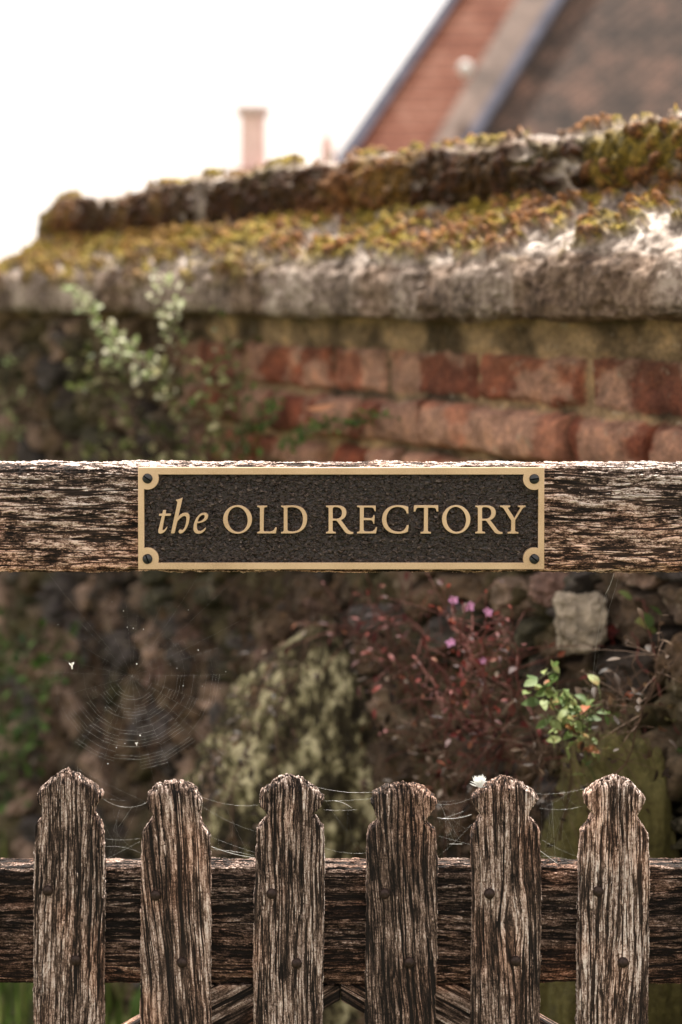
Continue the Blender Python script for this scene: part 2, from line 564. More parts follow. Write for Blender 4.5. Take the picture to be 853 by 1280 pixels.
def build_coping():
    # profile, from the back eave over the roll and down the front slope to the underside (o, h)
    prof = [(-0.20, -0.03), (-0.205, 0.045), (-0.17, 0.075), (-0.062, 0.165)]
    for a in np.linspace(205, -35, 22):
        prof.append((0.064 * math.cos(math.radians(a)) * 0.95, 0.213 + 0.064 * math.sin(math.radians(a))))
    prof += [(0.075, 0.155), (0.10, 0.135), (0.13, 0.11), (0.16, 0.085), (0.19, 0.060), (0.204, 0.044), (0.210, 0.022),
             (0.211, -0.014), (0.206, -0.029), (0.192, -0.035), (0.12, -0.036)]
    prof = np.array(prof)
    seg = np.r_[0, np.cumsum(np.hypot(*np.diff(prof, axis=0).T))]
    ns = 230
    # dense over the parts in view
    ss = np.concatenate([np.linspace(0, seg[3], 14, endpoint=False), np.linspace(seg[3], seg[-1], ns - 14)])
    po = np.interp(ss, seg, prof[:, 0])
    ph = np.interp(ss, seg, prof[:, 1])
    do, dh = np.gradient(po), np.gradient(ph)
    L = np.hypot(do, dh) + 1e-9
    no, nh = -dh / L, do / L
    no, nh = np.where(True, no, no), nh
    tt = np.linspace(T0, T1, 760)
    Tg, Sg = np.meshgrid(tt, ss, indexing='ij')
    Po, Ph = np.broadcast_to(po, Tg.shape).copy(), np.broadcast_to(ph, Tg.shape).copy()
    No, Nh = np.broadcast_to(no, Tg.shape), np.broadcast_to(nh, Tg.shape)
    # the coping is laid in lengths that have settled a little
    ends = np.array([-0.62, 0.17, 0.86, 1.62, 2.3])
    sag = np.interp(Tg, [T0, 0.0, 0.5, 1.2, 1.7, T1], [0.006, 0.0, -0.006, 0.002, -0.004, 0.0])
    Ph += sag + np.interp(Tg, [T0, 0.0, 0.5, 1.2, 1.7, T1], [-0.004, -0.008, -0.012, -0.014, -0.022, -0.034]) * sstep(0.045, 0.15, Ph)
    dj = np.min(np.abs(Tg[..., None] - ends[None, None, :] - 0.012 * (vnoise(Sg * 18, 0 * Tg, seed=5) - 0.5)[..., None]), -1)
    joint = sstep(0.014, 0.0, dj) * (0.4 + 0.9 * vnoise(Tg * 9, Sg * 14, seed=6))
    # the roll stops short of the far end and is rounded there
    roll_end = 2.40
    front = sstep(0.40, 0.70, Sg) 
    isroll = (Ph > 0.135)
    hip = np.clip((Tg - (roll_end - 0.02)) / (T1 - roll_end + 0.02), 0, 1)
    shrink = np.where(Tg < roll_end - 0.07, 1.0, np.sqrt(np.clip(1 - ((Tg - roll_end + 0.07) / 0.08) ** 2, 0, 1)))
    base = 0.135
    Ph = np.where(Ph > base, base + (Ph - base) * shrink, Ph)
    Ph = np.where(Tg > roll_end, np.minimum(Ph, base + 0.004 - (base - 0.035) * hip), Ph)
    # surface relief
    big = fbm(Tg * 5, Sg * 7, seed=11, octs=4) - 0.5
    med = fbm(Tg * 26, Sg * 30, seed=21, octs=4) - 0.5
    pits = sstep(0.60, 0.74, fbm(Tg * 38, Sg * 44, seed=31, octs=3))
    # moss: where it takes hold
    up = np.clip(Nh, -1, 1)
    s_slope0 = seg[25]
    along_prof = Sg
    on_slope = sstep(s_slope0 - 0.03, s_slope0 + 0.01, Sg) * (1 - sstep(s_slope0 + 0.135, s_slope0 + 0.195, Sg + 0.045 * sstep(0.9, 0.3, Tg) + 0.06 * (fbm(Tg * 4, Sg * 3, seed=41) - 0.5) * 2))
    roll_front = sstep(seg[16], seg[19], Sg + 0.016 * (fbm(Tg * 6, Sg * 2, seed=99) - 0.5) * 2) * (1 - sstep(s_slope0 - 0.012, s_slope0 + 0.012, Sg))
    roll_top = sstep(seg[7], seg[10], Sg) * (1 - sstep(seg[16], seg[19], Sg))
    # on the lengths further away it creeps over the lip as well
    lip = sstep(0.75, 1.2, Tg) * sstep(s_slope0 + 0.10, s_slope0 + 0.14, Sg) * (1 - sstep(s_slope0 + 0.19, s_slope0 + 0.24, Sg))
    patch = fbm(Tg * 7.5, Sg * 11, seed=51, octs=5, gain=0.6)
    clump = fbm(Tg * 30, Sg * 38, seed=61, octs=3)
    field = patch * 0.62 + clump * 0.38
    moss = sstep(0.482, 0.53, field + 0.05 * on_slope - 0.02) * on_slope
    moss = np.maximum(moss, sstep(0.33, 0.40, field) * roll_front)
    moss = np.maximum(moss, sstep(0.59, 0.63, field + 0.06 * sstep(0.5, 0.9, Tg) * (1 - sstep(1.6, 1.9, Tg))) * roll_top)
    moss = np.maximum(moss, sstep(0.50, 0.55, field) * lip)
    spots = sstep(0.60, 0.64, fbm(Tg * 22, Sg * 30, seed=97, octs=4, gain=0.6)) * sstep(s_slope0, s_slope0 + 0.02, Sg) * (1 - sstep(s_slope0 + 0.15, s_slope0 + 0.20, Sg))
    moss = np.maximum(moss, spots)
    moss *= 1 - sstep(2.30, 2.5, Tg) * 0.6
    f1, f2, cid = worley(Tg * 62 + 2 * med, Sg * 62 + 2 * big, seed=71)
    tuft = np.sqrt(np.clip(1 - f1 ** 2 * 1.6, 0, 1))
    hue = sstep(0.46, 0.62, fbm(Tg * 9 + 7, Sg * 9, seed=81) * 0.6 + cid * 0.4)
    hue = np.clip(hue * (1 - 0.35 * sstep(0.9, 1.5, Tg)) + 0.6 * roll_front * (1 - sstep(0.5, 0.62, vnoise(Tg * 5, Sg * 3, seed=91))), 0, 1)
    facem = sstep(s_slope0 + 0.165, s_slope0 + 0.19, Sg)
    face_shade = facem * (0.62 + 0.38 * sstep(0.38, 0.6, fbm(Tg * 9, Sg * 2.5, seed=93, octs=4)))  # shade of the upright coping face painted into the stone colour, streaked
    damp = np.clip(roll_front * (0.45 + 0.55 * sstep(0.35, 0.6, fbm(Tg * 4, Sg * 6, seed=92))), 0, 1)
    disp = big * 0.016 + med * 0.015 - pits * 0.007 * (1 - moss) - joint * 0.016
    disp += moss * (0.001 + 0.018 * tuft * (0.3 + cid) + 0.012 * np.clip(fbm(Tg * 12, Sg * 12, seed=95) * 2 - 0.6, 0, 1))
    disp *= 1 - 0.5 * hip
    Po = Po + No * disp
    Ph = Ph + Nh * disp
    v = wp(Tg, Po, Ph)
    # end cap
    cap = v[-1].copy()
    mid = wp(T1 + 0.0, 0, -0.0)
    v2 = np.concatenate([v, (v[-1] * 0.0 + mid)[None]], 0)
    n, mm = v2.shape[:2]
    pad = lambda a: np.concatenate([a, a[-1:]], 0)
    me = mesh_from('coping', shift(v2, WALL_LOC), grid_faces(n, mm), coping_material(), True,
                   {'moss': pad(moss).ravel(), 'mosshue': pad(hue).ravel(), 'peaty': pad(damp).ravel(), 'face_shade': pad(face_shade).ravel()})
    me.flip_normals()
    obj('coping', me, wall)


build_coping()


def build_wall_face():
    tt = np.linspace(T0, T1 - 0.03, 880)
    hh = np.linspace(-0.02, -ZC - 0.03, 400)
    T, H = np.meshgrid(tt, hh, indexing='ij')
    wob = (fbm(T * 2.2, H * 2.2, seed=3) - 0.5) * 0.022
    wob2 = (fbm(T * 16, H * 16, seed=33) - 0.5) * 0.012
    # --- brick courses
    pitch = 0.088
    c0 = -0.088
    Hb = H + wob + wob2
    row = np.floor((c0 - Hb) / pitch)
    fr = (c0 - Hb) / pitch - row
    off = (row % 2) * 0.115 + _hash(row, row * 0, row * 0, 5) * 0.05
    blen = 0.275
    u = (T + off + wob2) / blen
    # a course in three is headers
    hd = (row % 4) == 2
    u = np.where(hd, u * 2, u)
    u = u + 0.42 * (vnoise(u * 0.9, row * 7.3, seed=66) - 0.5) * 2
    colm = np.floor(u)
    fu = u - colm
    bid = _hash(row, colm, row * 0 + 3, 9)
    bid2 = _hash(row, colm, row * 0 + 8, 19)
    wu = np.where(hd, blen / 2, blen)
    eu = np.minimum(fu, 1 - fu) * wu
    ev = np.minimum(fr, 1 - fr) * pitch
    e = np.minimum(eu, ev)
    e = e + (fbm(T * 45, H * 45, seed=67, octs=3) - 0.5) * 0.010
    inb = sstep(0.004, 0.015, e)
    rough = fbm(T * 30, H * 30, seed=8, octs=4) - 0.5
    hb = inb * (0.012 + 0.020 * (bid2 - 0.35)) + rough * 0.016
    lostface = (bid2 > 0.82)
    hb = np.where(lostface, hb - inb * 0.02, hb)
    below = row >= 1                                 # rounder, frost-worn bricks under the first course
    hb = hb + below * inb * 0.016 * (1 - (2 * fr - 1) ** 2)
    top = (Hb > c0)
    hb = np.where(top, 0.004 + rough * 0.014, hb)
    red = np.array([0.19, 0.052, 0.026])
    dark = np.array([0.10, 0.045, 0.032])
    rose = np.array([0.34, 0.155, 0.10])
    k = bid[..., None]
    bc = np.where(k < 0.5, red + (dark - red) * (k * 1.2), red + (rose - red) * np.clip((k - 0.5) * 2, 0, 1))
    pale = sstep(0.46, 0.60, fbm(T * 11, H * 14, seed=44, octs=4))[..., None]
    bc = bc * (1 - 0.55 * pale) + np.array([0.42, 0.27, 0.195]) * 0.55 * pale
    mort = np.array([0.21, 0.145, 0.082]) * (0.25 + 1.6 * sstep(0.3, 0.75, fbm(T * 9, H * 14, seed=45, octs=5)))[..., None]
    bcol = mort + (bc - mort) * sstep(0.004, 0.009, e)[..., None] * (~top)[..., None]
    # --- rubble
    sx, sz = 9.5, 13.0
    f1, f2, cid = worley(T * sx + (fbm(T * 6, H * 6, seed=2) - 0.5) * 1.6, H * sz + (fbm(T * 6 + 9, H * 6, seed=12) - 0.5) * 1.6, seed=6)
    g = sstep(0.02, 0.17, f2 - f1)
    hr = g * (0.030 + 0.035 * (cid - 0.4)) + rough * 0.055 + (fbm(T * 70, H * 70, seed=88, octs=3) - 0.5) * 0.02 - 0.006
    stonec = np.array([[0.12, 0.085, 0.058], [0.20, 0.145, 0.105], [0.07, 0.055, 0.045], [0.36, 0.25, 0.19], [0.15, 0.10, 0.062], [0.10, 0.085, 0.08]])
    sc_ = stonec[(cid * 5.99).astype(int)] * 0.68
    rc = np.array([0.014, 0.010, 0.007]) + (sc_ - np.array([0.014, 0.010, 0.007])) * g[..., None]
    grn = sstep(0.52, 0.64, fbm(T * 5, H * 5, seed=77, octs=4))[..., None]
    rc = rc * (1 - 0.5 * grn) + np.array([0.055, 0.055, 0.018]) * 0.5 * grn
    # the brickwork gives way to rubble lower down and towards the far end
    low = sstep(-0.31, -0.37, H + 0.06 * (fbm(T * 4, H * 1.0, seed=14) - 0.5) * 2)
    far = sstep(1.22, 1.5, T + 0.35 * (fbm(T * 2, H * 6, seed=15) - 0.5) * 2 - 0.4 * (H + 0.2)) * sstep(-0.035, -0.07, H)
    r = np.maximum(low, far)
    h = hb * (1 - r) + hr * r
    c = bcol * (1 - r[..., None]) + rc * r[..., None]
    # ochre staining under the coping
    stain = (sstep(-0.16, -0.04, H) * (0.35 + 0.65 * fbm(T * 6, H * 9, seed=16)))[..., None]
    c = c * (1 - 0.35 * stain) + np.array([0.17, 0.115, 0.055]) * 0.35 * stain
    # a battered foot: the rubble leans out as it goes down
    lean = np.clip(-H - 0.36, 0, 2) * 0.10
    v = wp(T, 0.135 + h + lean, H)
    me = mesh_from('brickwork', shift(v, WALL_LOC), grid_faces(len(tt), len(hh)), wall_material(), True, {'body': c.reshape(-1, 3)})
    obj('brickwork', me, wall)
    # the body behind it and its far end
    mb = MB()
    a = [wp(t, o, h_) for h_ in (-ZC - 0.03, -0.03) for t, o in ((T0, -0.15), (T0, 0.128), (T1 - 0.035, 0.128), (T1 - 0.035, -0.15))]
    mb.add(a, [(0, 3, 2, 1), (4, 5, 6, 7), (0, 1, 5, 4), (1, 2, 6, 5), (2, 3, 7, 6), (3, 0, 4, 7)])
    mb.build('core', plain('rubble_core', (0.13, 0.09, 0.06), var=0.5, scale=20, bump=0.02), wall, WALL_LOC, smooth=False)


build_wall_face()

# ================================================================== ROCKS
def blob(name, label, cat, centre, rad, mat, seed, rough=0.18, power=2.0, group=None, n=150, lumps=0.0):
    th = np.linspace(0, 2 * np.pi, n, endpoint=False)
    ph = np.linspace(0.02, np.pi - 0.02, n // 2)
    Pg, Tg = np.meshgrid(ph, th, indexing='ij')
    d = np.stack([np.sin(Pg) * np.cos(Tg), np.sin(Pg) * np.sin(Tg), np.cos(Pg)], -1)
    dd = np.sign(d) * np.abs(d) ** (2 / power)
    r = 1 + rough * 2 * (fbm(d[..., 0] * 1.6 + seed, d[..., 1] * 1.6, d[..., 2] * 1.6, seed=seed) - 0.5)
    r = r + rough * 0.7 * (fbm(d[..., 0] * 7 + seed, d[..., 1] * 7, d[..., 2] * 7, seed=seed + 5) - 0.5)
    if lumps:
        r = r + lumps * (fbm(d[..., 0] * 22, d[..., 1] * 22, d[..., 2] * 22, seed=seed + 9) - 0.5)
    v = dd * r[..., None] * np.array(rad)
    me = mesh_from(name, v, grid_faces(len(ph), n, True), mat, True)
    me.flip_normals()
    o = obj(name, me, label=label, category=cat)
    o.location = centre
    if group:
        o['group'] = group
    return o


def lichen_stone_material():
    m, t, b = new_mat('lichen_stone')
    tc = t.nodes.new('ShaderNodeTexCoord')
    o = tc.outputs['Object']
    sp = t.nodes.new('ShaderNodeSeparateXYZ')
    t.links.new(o, sp.inputs[0])
    vert = combine(t, sp.outputs[0], sp.outputs[1], mathn(t, 'MULTIPLY', sp.outputs[2], 0.62))
    n1 = noise(t, vert, 13, 5, 0.7)
    n2 = noise(t, vert, 48, 4, 0.75)
    f = mathn(t, 'ADD', mathn(t, 'MULTIPLY', n1, 0.5), mathn(t, 'MULTIPLY', n2, 0.5))
    c = ramp(t, f, [(0.43, (0.02, 0.016, 0.010)), (0.50, (0.06, 0.050, 0.025)), (0.535, (0.25, 0.225, 0.12)), (0.585, (0.60, 0.55, 0.35))])
    t.links.new(c, b.inputs['Base Color'])
    b.inputs['Roughness'].default_value = 0.95
    bumped(t, b, f, 0.02)
    return m


def moss_rock_material():
    m, t, b = new_mat('moss_rock')
    tc = t.nodes.new('ShaderNodeTexCoord')
    o = tc.outputs['Object']
    n1 = noise(t, o, 12, 5, 0.7)
    n2 = noise(t, o, 90, 4, 0.7)
    f = mathn(t, 'ADD', mathn(t, 'MULTIPLY', n1, 0.6), mathn(t, 'MULTIPLY', n2, 0.4))
    c = ramp(t, f, [(0.36, (0.045, 0.036, 0.014)), (0.5, (0.095, 0.085, 0.025)), (0.66, (0.19, 0.165, 0.06))])
    t.links.new(c, b.inputs['Base Color'])
    bumped(t, b, n2, 0.006)
    return m


LICHEN = lichen_stone_material()
MOSSROCK = moss_rock_material()


def leaning_stone():
    """A tall hummock of stone against the foot of the wall, narrow at the top."""
    Y = 1.22
    top = P(415, 785, Y)
    k = S * (D + Y) / D
    zs = np.linspace(0, 1, 130)
    th = np.linspace(0, 2 * np.pi, 200, endpoint=False)
    Zg, Tg = np.meshgrid(zs, th, indexing='ij')
    r = 0.050 + 0.25 * (1 - np.exp(-Zg / 0.30))
    r = r * np.sqrt(np.clip(Zg * 9, 0, 1))
    px0 = 412 + (Zg * 660) * 0.0
    cx = (px0 - 426.5) * k
    H = top[2] + 0.04
    face = 1.0 / (np.abs(np.cos(Tg - 0.9)) ** 4 + np.abs(np.sin(Tg - 0.9)) ** 4) ** 0.25      # squarish in plan
    rr = r * face * (1 + 0.14 * (fbm(np.cos(Tg) * 1.2 + 4, np.sin(Tg) * 1.2, Zg * 2, seed=5) - 0.5) * 2)
    rr += 0.030 * (fbm(np.cos(Tg) * 4, np.sin(Tg) * 4, Zg * 9, seed=8) - 0.5) + 0.055 * (fbm(np.cos(Tg) * 14, np.sin(Tg) * 14, Zg * 34, seed=9) - 0.5)
    v = np.stack([cx + rr * np.cos(Tg), Y + 0.12 + rr * np.sin(Tg) * 0.55, top[2] - Zg * H], -1)
    loc = (float((412 - 426.5) * k), Y + 0.12, 0)
    me = mesh_from('standing_stone', shift(v, loc), grid_faces(len(zs), len(th), True), LICHEN, True)
    o = obj('standing_stone', me, label='tapering lump of stone crusted with pale yellow lichen at the foot of the wall', category='stone')
    o.location = loc


leaning_stone()
p = P(735, 1250, 0.62)
blob('mossy_boulder', 'big smooth olive moss covered boulder behind the right pickets', 'boulder', (0.375, 0.62, 0.36), (0.13, 0.16, 0.49), MOSSROCK, 12, 0.22, 2.8, lumps=0.06)
pv, t_ = on_wall(726, 778, 0.20)
blob('pale_stone', 'pale buff stone jutting from the wall behind the pink flowers', 'stone', tuple(pv), (0.036, 0.03, 0.042), plain('pale_buff_stone', (0.40, 0.34, 0.26), var=0.6, scale=45, bump=0.02), 33, 0.34, 3.6, n=110, lumps=0.16)
tan = plain('tan_stone', (0.23, 0.165, 0.12), var=0.6, scale=30, bump=0.02)
rose = plain('rose_stone', (0.19, 0.115, 0.09), var=0.6, scale=30, bump=0.02)
slate = plain('slate_stone', (0.09, 0.078, 0.072), var=0.6, scale=30, bump=0.02)
for i, (px, py, rx, rz, m_, nm, lb) in enumerate([
        (152, 768, 0.045, 0.055, tan, 'rubble_stone', 'rounded tan stone standing proud of the rubble above the spider web'),
        (245, 800, 0.05, 0.036, rose, 'rubble_stone', 'rosy block in the rubble to the right of the spider web'),
        (343, 820, 0.035, 0.040, rose, 'rubble_stone', 'small rosy cobble beside the top of the lichen crusted stone'),
        (312, 804, 0.045, 0.020, slate, 'rubble_stone', 'flat grey slaty stone left of the lichen crusted stone'),
        (400, 775, 0.035, 0.045, rose, 'rubble_stone', 'upright brick coloured stone above the lichen crusted stone'),
        (210, 835, 0.055, 0.045, rose, 'rubble_stone', 'broad dull red stone behind the spider web hub'),
        (60, 925, 0.13, 0.05, tan, 'rubble_stone', 'long brown block low in the wall behind the first picket'),
        (470, 775, 0.05, 0.03, slate, 'rubble_stone', 'grey stone behind the red leaves left of the pink flowers'),
        (650, 745, 0.05, 0.035, tan, 'rubble_stone', 'tan stone just under the top rail above the pale stone'),
        (700, 735, 0.05, 0.03, rose, 'rubble_stone', 'reddish stone under the top rail beside the hanging silk'),
        (290, 900, 0.045, 0.04, slate, 'rubble_stone', 'dark grey cobble left of the lichen crusted stone foot')]):
    pv, t_ = on_wall(px, py, 0.165 + 0.10 * max(0, (py - 700) * 0.0012 - 0.05))
    blob(nm, lb, 'stone', tuple(pv), (rx * 0.85, 0.03, rz * 0.85), m_, 50 + i, 0.42, 2.9, 'loose stones standing proud of the rubble wall', n=110, lumps=0.10)

# ================================================================== THE GATE
gate = thing('wooden_gate', 'weathered oak picket gate with a heavy top rail carrying the name plate', 'gate', (0, 0.02, 0))
GL = (0, 0.02, 0)


def loop_rail(name, px0, px1, zt, zb, y0, y1, mat, crown=0.0, seed=1, step=0.0008, ragged=0.0015, vis=None):
    """A rail along x. The section is a closed loop: front, bottom, back, top."""
    xs = np.arange(px0, px1, step * 0.95)
    if vis:
        xs = np.concatenate([np.linspace(px0, vis[0], 25, endpoint=False), np.arange(vis[0], vis[1], step * 0.95), np.linspace(vis[1], px1, 25)])
    nf = int((zt - zb) / step)
    ny = int((y1 - y0) / (step * 1.6))
    front = np.stack([np.full(nf, y0), np.linspace(zt, zb, nf, endpoint=False)], -1)
    bot = np.stack([np.linspace(y0, y1, 14, endpoint=False), np.full(14, zb)], -1)
    back = np.stack([np.full(24, y1), np.linspace(zb, zt, 24, endpoint=False)], -1)
    top = np.stack([np.linspace(y1, y0, ny, endpoint=False), np.full(ny, zt)], -1)
    lp = np.concatenate([front, bot, back, top])
    X, I = np.meshgrid(xs, np.arange(len(lp)), indexing='ij')
    Yv, Zv = lp[I, 0], lp[I, 1]
    # round the arrises
    cz, cy = (zt + zb) / 2, (y0 + y1) / 2
    hz, hy = (zt - zb) / 2, (y1 - y0) / 2
    az, ay = (Zv - cz) / hz, (Yv - cy) / hy
    k = 0.0035
    cor = (np.abs(az) * np.abs(ay)) ** 10
    Zv = Zv - np.sign(az) * cor * k
    Yv = Yv - np.sign(ay) * cor * k
    is_top = sstep(0.90, 1.0, az)
    Zv = Zv + crown * is_top * (1 - ay ** 2)
    Zv = Zv + is_top * (fbm(X * 28, Yv * 60, seed=seed, octs=4) - 0.5) * ragged * 2.4
    Zv = Zv + sstep(-0.9, -1.0, az) * (fbm(X * 20, Yv * 40, seed=seed + 3, octs=3) - 0.5) * ragged * 2
    fr = sstep(-0.9, -1.0, ay)
    Yv = Yv + fr * (fbm(X * 9, Zv * 60, seed=seed + 7, octs=3) - 0.5) * 0.004
    v = np.stack([X, Yv, Zv], -1)
    n, mm = v.shape[:2]
    ends0, ends1 = v[0].mean(0), v[-1].mean(0)
    v = np.concatenate([np.broadcast_to(ends0, (1, mm, 3)), v, np.broadcast_to(ends1, (1, mm, 3))], 0)
    me = mesh_from(name, shift(v, GL), grid_faces(n + 2, mm, True), mat, True)
    return me


zt, zb = P(0, 584)[2], P(0, 717)[2]
top_wood = weathered_wood('silvered_oak_top_rail', 'x', 2.0, light=0.09, line=165, stretch=0.11, rough_flakes=0.8, depth=0.0022,
                          low_warm=(zb + 0.0, zt - 0.03))
low_wood = weathered_wood('dark_oak_lower_rail', 'x', 7.0, light=-0.15, line=190, stretch=0.08, rough_flakes=0.35, depth=0.0026, warm=0.2,
                          low_warm=(P(0, 1231)[2], P(0, 1170)[2]))
VIS = (-0.385, 0.385)
obj('top_rail', loop_rail('top_rail', -0.50, 0.50, zt, zb, 0.0, 0.055, top_wood, 0.003, 3, ragged=0.0022, vis=VIS), gate)
z1, z2 = P(0, 1084, 0.026)[2], P(0, 1232, 0.026)[2]
obj('lower_rail', loop_rail('lower_rail', -0.50, 0.50, z1, z2, 0.026, 0.066, low_wood, 0.0, 9, ragged=0.0016, vis=VIS), gate)

# picket outlines, in photo pixels: (x, y) down the left edge and down the right edge, from the peak
PK = [
    ((82.8, 964.7), [(65, 975), (49, 988), (45.5, 1001), (50, 1012), (52, 1023), (45, 1032), (42, 1061), (41.5, 1130), (41, 1280)],
     [(97, 972), (117, 983), (127, 996), (122, 1010), (118, 1020), (125, 1032), (129, 1044), (130, 1082), (129, 1180), (129, 1280)]),
    ((219, 978), [(196, 984), (183, 995), (184, 1007), (189, 1020), (182, 1034), (177, 1043), (176, 1085), (175, 1180), (175, 1280)],
     [(232, 981), (246, 990), (251.5, 1001), (251, 1017), (254, 1034), (262.5, 1046), (263.5, 1082), (263, 1180), (263, 1280)]),
    ((359, 971), [(343, 979), (325.5, 992), (325, 1009), (331, 1019), (330, 1028), (321, 1037), (319.5, 1081), (317, 1130), (316.5, 1280)],
     [(376, 976), (394, 986), (404.5, 999), (402, 1011), (395, 1019), (398, 1029), (405, 1038), (406, 1081), (405.5, 1130), (403.5, 1280)]),
    ((503.5, 980.5), [(484, 984), (467, 993), (464, 1004), (468, 1016), (471, 1026), (462, 1036), (458.5, 1049), (458, 1130), (456, 1280)],
     [(523, 984), (543, 996), (546, 1006), (541, 1016), (537, 1024), (538, 1032), (545.5, 1040), (548, 1081), (548, 1130), (545, 1280)]),
    ((631, 972.6), [(611, 981), (591, 997), (593, 1011), (599, 1020), (597, 1029), (591.5, 1038), (589, 1050), (591, 1129), (589, 1280)],
     [(649, 979.5), (668, 991), (673.5, 1000), (665, 1014), (664, 1025), (675, 1037), (677.5, 1083), (677.5, 1130), (676, 1280)]),
    ((770.7, 971.6), [(750, 979.5), (731, 994), (733.5, 1009), (739, 1018), (736, 1030), (728, 1040), (725, 1066), (724, 1129), (722, 1280)],
     [(791, 981), (807, 998), (804.5, 1011), (800.5, 1021), (803, 1030), (811, 1042), (813, 1090), (813, 1129), (811, 1280)]),
    ((914, 973), [(894, 981), (876, 994), (877, 1009), (882, 1018), (879, 1030), (869, 1042), (864, 1090), (861, 1140), (859, 1280)],
     [(934, 982), (950, 998), (948, 1011), (944, 1021), (947, 1031), (954, 1042), (956, 1090), (956, 1280)]),
    ((-52, 973), [(-72, 981), (-88, 994), (-86, 1009), (-82, 1018), (-84, 1030), (-93, 1042), (-95, 1090), (-95, 1280)],
     [(-32, 982), (-14, 998), (-17, 1011), (-21, 1021), (-18, 1031), (-9, 1042), (-8, 1090), (-8, 1280)]),
]
NAILS = [[(60, 1113), (95, 1200)], [(195, 1119), (228, 1203)], [(340, 1117), (371, 1204)], [(481, 1117), (512, 1203)],
         [(612, 1117), (645, 1201)], [(748, 1114), (779, 1203)], [(877, 1114), (909, 1203)], [(-70, 1114), (-40, 1203)]]
WLIGHT = [0.01, 0.00, 0.0, -0.14, -0.02, 0.12, -0.12, 0.0]
SLANT = [-0.02, 0.07, 0.0, 0.05, 0.03, -0.01, 0.0, 0.0]
KNOT = [None, None, None, None, (P(640, 1155)[0], P(640, 1155)[2], 0.012), (P(779, 1203)[0], P(0, 1195)[2], 0.010), None, None]
PLABEL = ['picket with a pointed worn finial and a thread of silk on its tip',
          'second picket, its finial chipped and its neck uneven', 'third picket, with pale streaks down its edge',
          'darkest picket, flat topped finial', 'picket with a white feather on its finial', 'palest picket, split beside its lower nail', None, None]


